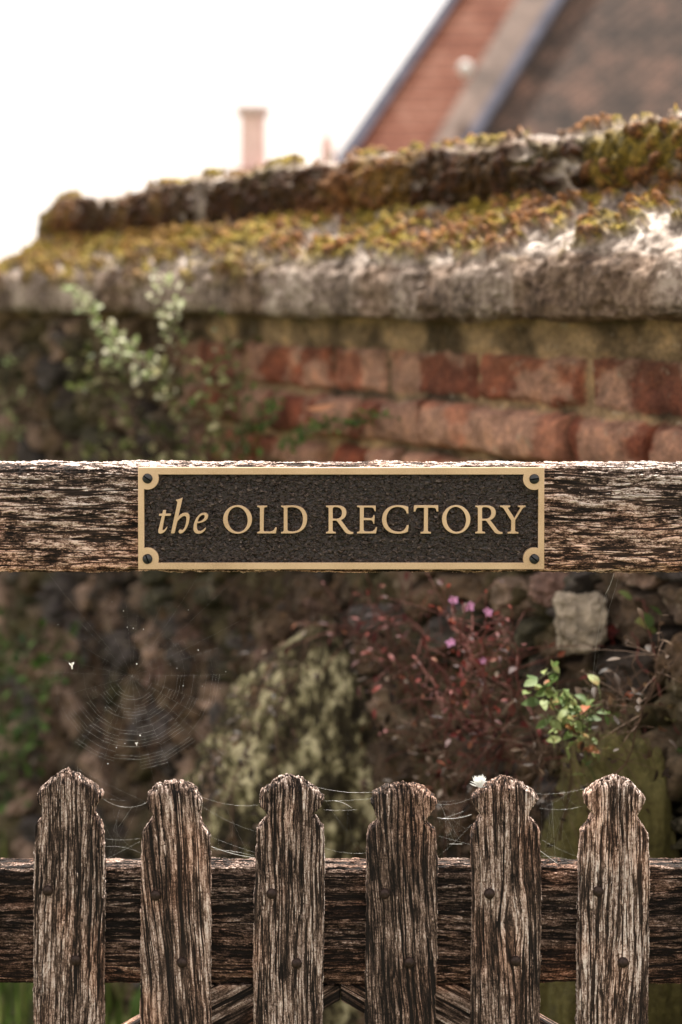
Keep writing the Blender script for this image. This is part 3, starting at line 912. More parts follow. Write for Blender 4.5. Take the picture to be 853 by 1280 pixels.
def picket(i):
    peak, lf, rt = PK[i]
    ly = np.array([peak[1]] + [a[1] for a in lf])
    lx = np.array([peak[0]] + [a[0] for a in lf])
    ry = np.array([peak[1]] + [a[1] for a in rt])
    rx = np.array([peak[0]] + [a[0] for a in rt])
    # rows: very dense near the peak
    ys = np.concatenate([peak[1] + np.linspace(0, 1, 26) ** 2 * 8, np.arange(peak[1] + 8.8, 1300, 0.85), np.linspace(1304, 2030, 60)])
    def smooth_edge(yy, xx):
        # parametric smoothing, so the finial's shoulders come out round
        tt = np.r_[0, np.cumsum(np.hypot(np.diff(xx), np.diff(yy)))]
        ts = np.linspace(0, tt[-1], 900)
        X, Y_ = np.interp(ts, tt, xx), np.interp(ts, tt, yy)
        dt = tt[-1] / 899
        kw = max(3, int(3.2 / dt) | 1)
        ker = np.hanning(kw + 2)[1:-1]
        ker /= ker.sum()
        Xp = np.convolve(np.pad(X, kw // 2, mode='edge'), ker, 'valid')
        Yp = np.convolve(np.pad(Y_, kw // 2, mode='reflect', reflect_type='odd'), ker, 'valid')
        Yp = np.maximum.accumulate(Yp + np.arange(len(Yp)) * 1e-6)
        return np.interp(ys, Yp, Xp)
    XL, XR = smooth_edge(ly, lx), smooth_edge(ry, rx)
    tipw = np.sqrt(np.clip((ys - peak[1]) / 5.0, 0, 1))
    XL = peak[0] + (XL - peak[0]) * np.clip(tipw, 0, 1) - 3.5 * tipw * (1 - sstep(3, 16, ys - peak[1]))
    XR = peak[0] + (XR - peak[0]) * np.clip(tipw, 0, 1) + 3.5 * tipw * (1 - sstep(3, 16, ys - peak[1]))
    XL = XL + (fbm(ys / 7, ys * 0 + i, seed=100 + i, octs=4) - 0.5) * 2.2 * tipw
    XR = XR + (fbm(ys / 7, ys * 0 + i, seed=200 + i, octs=4) - 0.5) * 2.2 * tipw
    neck = 2.8 * np.exp(-((ys - peak[1] - 48) / 7.0) ** 2) - 1.3 * np.exp(-((ys - peak[1] - 28) / 8.0) ** 2)
    XL, XR = XL + neck, XR - neck
    zz = ZC - (ys - HORIZON) * S
    xl, xr = (XL - 426.5) * S, (XR - 426.5) * S
    nf, nsd = 104, 22
    th = 0.0225
    # loop in the unit square: u across, v depth
    fu = np.stack([np.linspace(0, 1, nf, endpoint=False), np.zeros(nf)], -1)
    r1 = np.stack([np.ones(nsd), np.linspace(0, 1, nsd, endpoint=False)], -1)
    bk = np.stack([np.linspace(1, 0, 20, endpoint=False), np.ones(20)], -1)
    l1 = np.stack([np.zeros(nsd), np.linspace(1, 0, nsd, endpoint=False)], -1)
    lp = np.concatenate([fu, r1, bk, l1])
    R, I = np.meshgrid(np.arange(len(ys)), np.arange(len(lp)), indexing='ij')
    U, V = lp[I, 0], lp[I, 1]
    wd = (xr - xl)[R]
    X = xl[R] + U * wd
    Yv = V * th
    Z = zz[R]
    # rounded arris on the front face, worn most at the finial
    head = 1 - sstep(0, 75, ys - peak[1])[R]
    ed = np.minimum(U, 1 - U) * wd
    rad = 0.0022 + 0.0035 * head
    Yv = Yv + (V < 0.5) * np.clip(rad - ed, 0, 1) ** 2 / rad * (1 - V * 2)
    Yv = Yv - (V > 0.5) * np.clip(rad - ed, 0, 1) ** 2 / rad * (V * 2 - 1)
    tip = 1 - sstep(0, 22, ys - peak[1])[R]
    Yv = th / 2 + (Yv - th / 2) * (1 - 0.45 * tip ** 2)
    # the weathered crown: end grain standing in little stumps
    Z = Z + tip * (fbm(X * 420, Yv * 420, seed=300 + i, octs=2) - 0.5) * 0.004
    Yv = Yv + (V < 0.02) * ((fbm(X * 25, Z * 6, seed=400 + i, octs=3) - 0.5) * 0.004 + head * (fbm(X * 240, Z * 110, seed=410 + i, octs=3) - 0.5) * 0.0035)
    v = np.stack([X, Yv, Z], -1)
    m = weathered_wood('weathered_oak_picket_%d' % (i + 1), 'z', 11.0 + 3.7 * i, light=WLIGHT[i] + 0.01, slant=SLANT[i], line=[250, 215, 265, 235, 225, 240, 230, 240][i], stretch=[0.055, 0.040, 0.045, 0.045, 0.05, 0.060, 0.06, 0.06][i], depth=0.0019, knot=KNOT[i])
    me = mesh_from('picket', shift(v, GL), grid_faces(len(ys), len(lp), True), m, True)
    me.flip_normals()
    o = obj('picket', me, gate)
    if PLABEL[i]:
        o['label'] = PLABEL[i]
    return o


RUST = plain('rusty_iron', (0.036, 0.022, 0.018), rough=0.5, metal=0.4, var=0.45, scale=300, bump=0.0008)


def nail_mesh():
    mb = MB()
    n, rings = 18, [(0.0, 0.0047), (-0.0012, 0.0052), (-0.0026, 0.0046), (-0.0036, 0.0030), (-0.0040, 0.0011)]
    vs = []
    for y, r in rings:
        vs += [(r * math.cos(2 * math.pi * k / n) * (1 + 0.06 * math.sin(3 * k)), y, r * math.sin(2 * math.pi * k / n)) for k in range(n)]
    fs = []
    for i in range(len(rings) - 1):
        for k in range(n):
            k2 = (k + 1) % n
            fs.append((i * n + k, i * n + k2, (i + 1) * n + k2, (i + 1) * n + k))
    fs.append(tuple((len(rings) - 1) * n + k for k in range(n)))
    mb.add(vs, fs)
    me = mesh_from('nail', mb.v, mb.f, RUST, True, quads=False)
    me.flip_normals()
    return me


NAIL = nail_mesh()
for i in range(len(PK)):
    pk = picket(i)
    for (nx, ny) in NAILS[i]:
        q = P(nx, ny)
        o = obj('nail', NAIL, pk)
        o.location = (q[0], 0.001 - GL[1], q[2])
        o.scale = (1.12, 1.3, 1.12)
        o.rotation_euler = (rnd.uniform(-.1, .1), rnd.uniform(0, 6), rnd.uniform(-.1, .1))


def brace(sign):
    """A raking strut in the plane of the lower rail; two of them meet under it."""
    apex = P(426, 1251, 0.030)
    ang = math.radians(30)
    wdt = 0.088
    nl, nw = 560, 80
    a = np.linspace(-0.06, 0.52, nl)
    d = np.array([math.cos(ang) * sign, -math.sin(ang)])
    nrm = np.array([math.sin(ang) * sign, math.cos(ang)])
    loop = [(u, 0) for u in np.linspace(0, 1, nw, endpoint=False)] + [(1, v) for v in np.linspace(0, 1, 10, endpoint=False)] + \
           [(u, 1) for u in np.linspace(1, 0, 10, endpoint=False)] + [(0, v) for v in np.linspace(1, 0, 10, endpoint=False)]
    lp = np.array(loop)
    A, I = np.meshgrid(a, np.arange(len(lp)), indexing='ij')
    U, V = lp[I, 0], lp[I, 1]
    X = apex[0] + 0.0004 * sign + d[0] * A + nrm[0] * U * wdt
    Z = apex[2] + d[1] * A + nrm[1] * U * wdt
    Z = np.minimum(Z, z2 - 0.0012)
    X = np.maximum(X, apex[0] + 0.0006) if sign > 0 else np.minimum(X, apex[0] - 0.0006)
    Yv = 0.030 + V * 0.030
    v = np.stack([X, Yv, Z], -1)
    # local frame so the grain runs with the strut
    m = weathered_wood('oak_strut', 'x', 40.0 + sign, light=-0.07, line=120, stretch=0.05, depth=0.0016, warm=0.6)
    ry = ang * sign
    loc = np.array([apex[0], 0.030, apex[2]])
    R = Matrix.Rotation(ry if sign > 0 else ry, 3, 'Y')
    Ri = np.array(R.inverted())
    vl = (v.reshape(-1, 3) - loc) @ Ri.T
    me = mesh_from('brace', vl, grid_faces(nl, len(lp), True), m, True)
    if sign < 0:
        pass
    me.flip_normals() if sign > 0 else None
    o = obj('brace', me, gate)
    o.location = tuple(loc - np.array(GL))
    o.rotation_euler = (0, ry, 0)


brace(1)
brace(-1)
# the stiles at each end, from the foot to above the top rail
stile_wood = weathered_wood('oak_stile', 'z', 60.0, line=110, stretch=0.05, depth=0.001)
for sx in (-1, 1):
    mb = MB()
    x0 = 0.50 * sx
    zs = np.linspace(0.05, zt + 0.02, 40)
    prof = [(-0.036, 0.0), (0.036, 0.0), (0.040, 0.004), (0.040, 0.063), (0.036, 0.067), (-0.036, 0.067), (-0.040, 0.063), (-0.040, 0.004)]
    vs = [(x0 + a + 0.04 * sx, b_ - 0.002, z) for z in zs for a, b_ in prof]
    n = len(prof)
    fs = [(i * n + k, i * n + (k + 1) % n, (i + 1) * n + (k + 1) % n, (i + 1) * n + k) for i in range(len(zs) - 1) for k in range(n)]
    fs += [tuple(range(n))[::-1], tuple((len(zs) - 1) * n + k for k in range(n))]
    mb.add(vs, fs)
    mb.build('stile', stile_wood, gate, GL, smooth=False)
mb = MB()
mb.box(-0.50, 0.50, 0.028, 0.062, 0.16, 0.27)
mb.build('bottom_rail', low_wood, gate, GL, smooth=False)

# ================================================================== THE NAME PLATE
YS = -0.0045          # the plate lies on the rail; its raised face stands here
sc_ = P(426.5, 647.5)
SL = (0.0, -0.001, float(sc_[2]))
sign = thing('name_plate', 'rectangular brass name plate with raised letters, screwed to the top rail', 'name plate', SL)


def SP(px, py):
    q = P(px, py, -0.010)
    return q[0], q[2]


def brass():
    m, t, b = new_mat('satin_brass')
    tc = t.nodes.new('ShaderNodeTexCoord')
    n = noise(t, tc.outputs['Object'], 700, 3, 0.7)
    n2 = noise(t, tc.outputs['Object'], 12, 3, 0.6)
    c = ramp(t, mathn(t, 'ADD', mathn(t, 'MULTIPLY', n, 0.4), mathn(t, 'MULTIPLY', n2, 0.6)),
             [(0.3, (0.42, 0.28, 0.17)), (0.45, (0.60, 0.425, 0.265)), (0.6, (0.70, 0.51, 0.33))])
    t.links.new(c, b.inputs['Base Color'])
    b.inputs['Metallic'].default_value = 0.35
    b.inputs['Roughness'].default_value = 0.42
    bumped(t, b, n, 0.0002, 0.6)
    return m


def dark_field():
    m, t, b = new_mat('pebbled_bronze')
    tc = t.nodes.new('ShaderNodeTexCoord')
    o = tc.outputs['Object']
    sp = t.nodes.new('ShaderNodeSeparateXYZ')
    t.links.new(o, sp.inputs[0])
    n = noise(t, combine(t, mathn(t, 'MULTIPLY', sp.outputs[0], 0.7), sp.outputs[1], sp.outputs[2]), 330, 2.0, 0.5, 0.7)
    c = ramp(t, n, [(0.35, (0.008, 0.006, 0.005)), (0.56, (0.024, 0.014, 0.011)), (0.66, (0.075, 0.052, 0.043)), (0.76, (0.20, 0.16, 0.14))])  # upper stops paint glints onto the tops of the pebbling
    t.links.new(c, b.inputs['Base Color'])
    b.inputs['Roughness'].default_value = 0.27
    b.inputs['Specular IOR Level'].default_value = 0.42
    dn = t.nodes.new('ShaderNodeDisplacement')
    dn.inputs['Scale'].default_value = 0.0050
    t.links.new(n, dn.inputs['Height'])
    t.links.new(dn.outputs[0], t.nodes['Material Output'].inputs['Displacement'])
    m.displacement_method = 'BOTH'
    return m


BRASS, FIELD = brass(), dark_field()


def extruded(name, splines, mat, y_front, depth, parent, bevel=0.0005, **props):
    """Closed outlines (x, z in metres, world) as a plate with a rounded edge, its face at y_front."""
    cu = bpy.data.curves.new(name, 'CURVE')
    cu.dimensions = '2D'
    cu.fill_mode = 'BOTH'
    cu.extrude = depth / 2 - bevel
    cu.bevel_depth = bevel
    cu.bevel_resolution = 2
    cu.offset = -bevel
    for s in splines:
        sp = cu.splines.new('POLY')
        sp.points.add(len(s) - 1)
        for k, (x, z) in enumerate(s):
            sp.points[k].co = (x - SL[0], z - SL[2], 0, 1)
        sp.use_cyclic_u = True
    tmp = bpy.data.objects.new('tmp', cu)
    COL.objects.link(tmp)
    dg = bpy.context.evaluated_depsgraph_get()
    me = bpy.data.meshes.new_from_object(tmp.evaluated_get(dg), depsgraph=dg)
    bpy.data.objects.remove(tmp)
    me.transform(Matrix.Rotation(math.radians(90), 4, 'X'))
    me.transform(Matrix.Translation((0, y_front + depth / 2 - SL[1], 0)))
    me.name = name
    me.materials.clear()
    me.materials.append(mat)
    return obj(name, me, parent, **props)


def bez(path, res=10):
    """path: ('M', p), ('L', p), ('C', c1, c2, p)  ->  polyline"""
    out = []
    cur = None
    for seg in path:
        if seg[0] in 'ML':
            cur = seg[1]
            out.append(cur)
        else:
            c1, c2, p_ = seg[1:]
            for k in range(1, res + 1):
                t = k / res
                a = (1 - t)
                out.append((a ** 3 * cur[0] + 3 * a * a * t * c1[0] + 3 * a * t * t * c2[0] + t ** 3 * p_[0],
                            a ** 3 * cur[1] + 3 * a * a * t * c1[1] + 3 * a * t * t * c2[1] + t ** 3 * p_[1]))
            cur = p_
    return out


def parse(s):
    """'x,y x,y C x,y x,y x,y ...' : plain points are lines, three after a C make a curve."""
    tok = s.split()
    path, i, first = [], 0, True
    pt = lambda q: tuple(float(v) for v in q.split(','))
    while i < len(tok):
        if tok[i] == 'C':
            path.append(('C', pt(tok[i + 1]), pt(tok[i + 2]), pt(tok[i + 3])))
            i += 4
        else:
            path.append(('M' if first else 'L', pt(tok[i])))
            first = False
            i += 1
    return bez(path)


def ell(cx, cy, rx, ry, tilt=0.0, n=64):
    c, s = math.cos(tilt), math.sin(tilt)
    return [(cx + rx * math.cos(a) * c - ry * math.sin(a) * s, cy + rx * math.cos(a) * s + ry * math.sin(a) * c)
            for a in [2 * math.pi * k / n for k in range(n)]]


K1 = (190, 610, 853 / 80)
K2 = (270, 620, 853 / 120)
K3 = (400, 620, 853 / 120)
K4 = (500, 620, 853 / 160)
R_OUT = '55,86 150,84 C 210,84 237,110 237,145 C 237,185 210,205 188,213 245,290 C 262,312 275,321 298,322 297,334 C 270,342 240,340 220,315 155,225 C 150,219 143,218 137,218 115,219 115,305 C 116,317 126,318 142,321 142,332 55,332 55,321 C 75,318 78,315 78,303 78,112 C 77,102 70,100 55,97'
R_IN = '115,200 115,112 C 118,99 130,98 145,99 C 182,100 197,122 197,150 C 197,182 178,203 148,203 C 130,203 118,202 115,200'
GLYPHS = [
    (K1, ['150,299 C 165,294 180,294 190,298 183,341 255,342 C 259,350 254,362 248,369 176,371 145,530 C 140,552 143,564 152,563 C 172,555 190,535 200,516 C 204,512 208,518 207,526 C 190,575 150,610 112,608 C 80,602 84,575 93,540 134,371 97,370 C 94,360 96,350 102,344 141,343'], 0),
    (K1, ['320,158 C 350,155 385,142 412,128 352,385 C 385,335 440,325 468,331 C 505,340 508,385 500,430 C 488,510 440,600 385,608 C 350,606 352,565 370,556 C 385,552 398,562 410,560 C 440,545 462,460 462,410 C 458,368 440,366 415,378 C 385,395 355,425 340,450 306,598 C 298,606 262,608 255,600 340,205 C 343,185 340,178 322,166'], 0),
    (K1, ['715,525 C 721,530 722,540 719,548 C 698,590 655,610 620,609 C 575,608 552,575 555,530 C 560,430 620,330 700,330 C 740,332 755,355 750,385 C 740,440 670,465 604,470 C 595,530 603,574 640,575 C 672,572 695,548 715,525',
          '612,450 C 620,395 655,356 690,358 C 711,361 708,385 699,400 C 684,430 650,447 612,450'], 0),
    (K2, [('e', 193.5, 208.5, 128.5, 126.5, 0), ('e', 194.5, 209, 88, 112, -0.14)], 0),
    (K2, ['367,86 457,86 457,97 C 438,99 430,103 428,114 425,303 C 426,314 432,316 440,316 480,316 C 508,314 518,305 527,280 541,279 535,332 368,332 368,321 C 388,318 392,314 392,303 392,114 C 391,103 386,100 367,97'], 0),
    (K2, ['580,86 690,84 C 780,86 812,140 812,200 C 812,290 750,332 670,332 580,332 580,321 C 600,318 603,314 603,303 604,114 C 603,103 597,100 580,97',
          '637,106 C 650,98 668,98 690,100 C 750,105 774,150 774,205 C 774,280 738,317 680,316 C 655,316 640,312 637,300'], 0),
    (K3, [R_OUT, R_IN], 0),
    (K3, ['330,86 497,86 497,135 487,135 C 481,112 474,102 455,102 C 430,101 405,101 392,102 390,195 455,197 C 468,195 474,186 476,172 487,172 485,245 475,245 C 472,224 465,215 452,214 390,214 390,300 C 392,315 400,316 415,316 C 425,317 440,317 450,316 C 480,314 490,298 497,279 509,277 500,332 330,332 330,321 C 350,318 355,315 355,305 356,112 C 355,102 347,99 330,97'], 0),
    (K3, ['788,155 772,155 C 765,112 728,97 690,97 C 630,97 592,145 592,205 C 592,275 640,318 700,318 C 742,318 762,294 772,262 790,258 783,315 C 760,330 725,335 690,335 C 610,335 553,285 553,210 C 553,130 615,82 690,82 C 730,82 765,88 785,97'], 0),
    (K4, ['95,62 255,62 257,103 245,103 C 241,84 236,78 222,78 188,78 187,228 C 188,238 195,240 208,241 208,250 138,250 138,241 C 155,239 160,237 160,226 161,78 125,78 C 112,78 108,86 104,103 92,103'], 0),
    (K4, [('e', 375.5, 156, 94.5, 95, 0), ('e', 376, 156, 65, 84, -0.14)], 0),
    (K3, [R_OUT, R_IN], 186.6),
    (K4, ['668,64 735,64 735,73 C 722,75 718,78 722,84 764,148 802,84 C 804,77 800,74 787,73 787,64 838,64 837,73 C 828,74 823,77 819,82 769,160 768,226 C 769,238 775,240 790,241 790,250 718,250 718,241 C 735,239 741,237 742,226 742,164 693,86 C 685,76 680,74 668,73'], 0),
]
for (K, outs, dx) in GLYPHS:
    sp = []
    for o_ in outs:
        pts = ell(o_[1], o_[2], o_[3], o_[4], o_[5]) if isinstance(o_, tuple) else parse(o_)
        q = []
        for (x, y) in pts:
            x_, y_ = SP(K[0] + x / K[2] + dx, K[1] + y / K[2])
            if not q or math.hypot(q[-1][0] - x_, q[-1][1] - y_) > 1e-5:
                q.append((x_, y_))
        if math.hypot(q[0][0] - q[-1][0], q[0][1] - q[-1][1]) < 2e-5:
            q.pop()
        sp.append(q)
    extruded('letter', sp, BRASS, -0.0112, 0.0052, sign, bevel=0.00035)


def border():
    # outer rectangle; inner edge with quarter-round bosses at the corners
    L, T, R_, B = 173.0, 584.5, 680.5, 711.5
    out = [SP(L, T), SP(R_, T), SP(R_, B), SP(L, B)]
    iL, iT, iR, iB = 180.5, 593.0, 673.0, 703.5
    r = 14.0
    bosses = [(184.8, 598.0), (668.0, 598.5), (668.0, 698.5), (184.8, 698.5)]
    inner = []
    def arc(cx, cy, a0, a1):
        return [(cx + r * math.cos(a), cy + r * math.sin(a)) for a in np.linspace(a0, a1, 22)]
    # walk clockwise on screen (y down) from the top left
    c = bosses[0]
    a_t = -math.asin((c[1] - iT) / r)
    a_l = math.pi - math.acos(-(iL - c[0]) / r) if False else math.acos((iL - c[0]) / r)
    inner += arc(c[0], c[1], a_l, a_t)
    c = bosses[1]
    inner += arc(c[0], c[1], math.pi + math.asin((c[1] - iT) / r), math.acos((iR - c[0]) / r))
    c = bosses[2]
    inner += arc(c[0], c[1], -math.acos((iR - c[0]) / r), -math.pi - math.asin((iB - c[1]) / r) + 0)
    c = bosses[3]
    inner += arc(c[0], c[1], math.asin((iB - c[1]) / r), -math.acos((iL - c[0]) / r))
    inner = [SP(*q) for q in inner]
    extruded('border', [out, inner], BRASS, -0.0112, 0.0066, sign, bevel=0.0004)
    return bosses


bosses = border()


def field():
    nx, nz = 1100, 270
    x0, zt_ = SP(174.5, 586)
    x1, zb_ = SP(679, 710)
    X, Z = np.meshgrid(np.linspace(x0, x1, nx), np.linspace(zt_, zb_, nz), indexing='ij')
    v = np.stack([X, X * 0 - 0.0066, Z], -1)
    me = mesh_from('field', shift(v, SL), grid_faces(nx, nz), FIELD, True)
    obj('field', me, sign)
    mb = MB()
    mb.box(x0, x1, -0.0046, -0.0012, zb_, zt_)
    mb.build('backing', BRASS, sign, SL, smooth=False)


field()
SCREW = plain('blackened_steel', (0.022, 0.024, 0.028), rough=0.32, metal=0.3, var=0.3, scale=200, spec=0.6)
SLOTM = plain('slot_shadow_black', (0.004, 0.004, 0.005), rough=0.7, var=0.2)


def screw(cx, cy, ang):
    x, z = SP(cx, cy)
    n = 28
    R0 = 0.0052
    rings = [(R0, 0.0), (R0 * 1.0, -0.0008), (R0 * 0.93, -0.0016), (R0 * 0.75, -0.0024), (R0 * 0.5, -0.0029), (R0 * 0.25, -0.0031), (0.00001, -0.00315)]
    # dome cut by a slot: two half domes with flat inner walls
    sl = 0.0008
    g = 41
    xs = np.linspace(-1, 1, g)
    mb = MB()
    for side in (1, -1):
        vs, fs = [], []
        na, nr = 26, 9
        for a in range(na + 1):
            th = math.pi * a / na
            for r_ in range(nr + 1):
                rr = R0 * r_ / nr
                px_, pz_ = rr * math.cos(th), sl + (rr - sl if rr > sl else 0) * math.sin(th)
                if side < 0:
                    pz_ = -pz_
                hh = -0.0031 * math.sqrt(max(0, 1 - (min(math.hypot(px_, pz_) / R0, 1)) ** 2)) - 0.0006
                vs.append((px_, hh, pz_))
        m_ = nr + 1
        for a in range(na):
            for r_ in range(nr):
                f = (a * m_ + r_, a * m_ + r_ + 1, (a + 1) * m_ + r_ + 1, (a + 1) * m_ + r_)
                fs.append(f if side > 0 else f[::-1])
        # slot wall
        b0 = len(vs)
        for r_ in range(-nr, nr + 1):
            xx = R0 * r_ / nr
            hh = -0.0031 * math.sqrt(max(0, 1 - (min(math.hypot(xx, sl) / R0, 1)) ** 2)) - 0.0006
            vs += [(xx, hh, side * sl), (xx, -0.0008, side * sl)]
        for k in range(2 * nr):
            fs.append((b0 + 2 * k, b0 + 2 * k + 1, b0 + 2 * k + 3, b0 + 2 * k + 2))
        # skirt
        b0 = len(vs)
        for a in range(na + 1):
            th = math.pi * a / na * side
            vs += [(R0 * math.cos(th), -0.0006, R0 * math.sin(th) + 0.0), (R0 * math.cos(th), 0.0006, R0 * math.sin(th))]
        for a in range(na):
            fs.append((b0 + 2 * a, b0 + 2 * a + 1, b0 + 2 * a + 3, b0 + 2 * a + 2))
        mb.add(vs, fs)
    o = mb.build('screw', SCREW, sign)
    o.location = (x - SL[0], -0.0112 - SL[1], z - SL[2])
    o.rotation_euler = (0, ang, 0)
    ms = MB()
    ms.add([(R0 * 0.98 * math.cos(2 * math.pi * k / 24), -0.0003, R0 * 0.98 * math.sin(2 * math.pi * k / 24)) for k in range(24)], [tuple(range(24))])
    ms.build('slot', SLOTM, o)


for (c, a) in zip(bosses, (0.6, -0.15, 0.7, 1.2)):
    screw(c[0], c[1], a)

# ================================================================== FAR BUILDINGS
def roof_pt(px, py, Y0, z0, pitch):
    """Where the sight line through px, py meets a roof plane rising away from us from (Y0, z0)."""
    k = (HORIZON - py) * S / D
    tn = math.tan(pitch)
    Y = (ZC + k * D - z0 + tn * Y0) / (tn - k)
    return P(px, py, Y)


def tile_mat(name, ca, cb, cc, course=0.11, rot=0.0):
    m, t, b = new_mat(name)
    tc = t.nodes.new('ShaderNodeTexCoord')
    mp = N(t, 'ShaderNodeMapping')
    mp.inputs['Rotation'].default_value = (0, rot, 0)
    t.links.new(tc.outputs['Object'], mp.inputs[0])
    sp = t.nodes.new('ShaderNodeSeparateXYZ')
    t.links.new(mp.outputs[0], sp.inputs[0])
    n1 = noise(t, tc.outputs['Object'], 1.7, 6, 0.72)
    n2 = noise(t, tc.outputs['Object'], 12, 3, 0.6)
    saw = mathn(t, 'FRACT', mathn(t, 'DIVIDE', sp.outputs[2], course))
    c = ramp(t, mathn(t, 'ADD', mathn(t, 'MULTIPLY', n1, 0.65), mathn(t, 'MULTIPLY', n2, 0.35)), [(0.40, ca), (0.5, cb), (0.58, cc)])
    gap = rng(t, saw, 0.0, 0.35, 0.25, 1.0)
    c = mixc(t, 1.0, c, combine(t, gap, gap, gap), 'MULTIPLY')
    t.links.new(c, b.inputs['Base Color'])
    bumped(t, b, saw, 0.03)
    return m


def slab(name, corners, thick, mat, parent, loc, **props):
    c = [Vector(p_) for p_ in corners]
    n = (c[1] - c[0]).cross(c[2] - c[0]).normalized()
    if n.y > 0:
        n = -n
    mb = MB()
    bk = [p_ - n * thick for p_ in c]
    k = len(c)
    fs = [tuple(range(k)), tuple(range(2 * k - 1, k - 1, -1))] + [(i, (i + 1) % k + 0, (i + 1) % k + k, i + k) for i in range(k)]
    mb.add(c + bk, fs)
    return mb.build(name, mat, parent, loc, smooth=False, **props)


def rectory():
    Y0, z0, pt = 22.0, 3.0, math.radians(52)
    loc = (4.0, 24.0, 0)
    h = thing('house', 'tall old house with steep brown and red tiled roofs edged in lead', 'house', loc)
    brown = tile_mat('brown_roof_tiles', (0.035, 0.027, 0.024), (0.090, 0.062, 0.050), (0.20, 0.115, 0.085), 0.15, math.radians(38))
    red = tile_mat('red_roof_tiles', (0.20, 0.07, 0.042), (0.27, 0.105, 0.065), (0.34, 0.16, 0.11), 0.16)
    lead = plain('grey_lead', (0.105, 0.105, 0.135), rough=0.95, spec=0.05, var=0.25, scale=4)
    band = plain('lichened_render', (0.15, 0.105, 0.085), var=0.6, scale=3)
    def line(a, b_, y):         # x on the photo line a-b at height y
        return a[0] + (b_[0] - a[0]) * (y - a[1]) / (b_[1] - a[1])
    yt, yb = -260, 258
    left, leftb = ((431, 180), (556, 0)), ((448, 180), (569, 0))
    mid, midb = ((540, 180), (645, 0)), ((576, 180), (689, 0))
    rt = ((590, 180), (702, 0))
    def strip(name, la, lb, mat, lift, thick, x_right=None):
        cs = []
        for (l, y) in ((la, yb), (lb, yb), (lb, yt), (la, yt)):
            x = line(l[0], l[1], y) if l is not None else x_right
            cs.append(roof_pt(x, y, Y0 - lift, z0, pt))
        slab(name, cs, thick, mat, h, loc)
    strip('red_roof', left, mid, red, 0.0, 0.25)
    strip('parapet', mid, midb, band, 0.25, 0.6)
    strip('main_roof', rt, None, brown, 0.10, 0.3, 1500)
    strip('verge', left, leftb, lead, 0.12, 0.15)
    strip('valley', midb, rt, lead, 0.40, 0.2)
    # the walls under the roofs
    w0 = P(440, 300, Y0 + 0.8)
    mb = MB()
    mb.box(w0[0], w0[0] + 13, Y0 + 1.0, Y0 + 9, 0, 3.0)
    mb.build('wall', plain('house_brick', (0.28, 0.14, 0.10), var=0.3, scale=8), h, loc, smooth=False)
    # white ball added on the roof to stand in for a bright glint
    q = roof_pt(582, 86, Y0 - 0.6, z0, pt)
    mb = MB()
    prof = [(0.0, 0.10), (0.05, 0.09), (0.085, 0.055), (0.10, 0.0), (0.085, -0.05), (0.05, -0.08), (0.03, -0.12)]
    vs = [(q[0] + r * math.cos(2 * math.pi * k / 16), q[1] + r * math.sin(2 * math.pi * k / 16), q[2] + z) for r, z in prof for k in range(16)]
    fs = [(i * 16 + k, i * 16 + (k + 1) % 16, (i + 1) * 16 + (k + 1) % 16, (i + 1) * 16 + k) for i in range(len(prof) - 1) for k in range(16)]
    mb.add(vs, fs)
    mb.build('glint_ball', plain('glint_white', (0.62, 0.61, 0.59), rough=0.3, var=0.05), h, loc)


rectory()


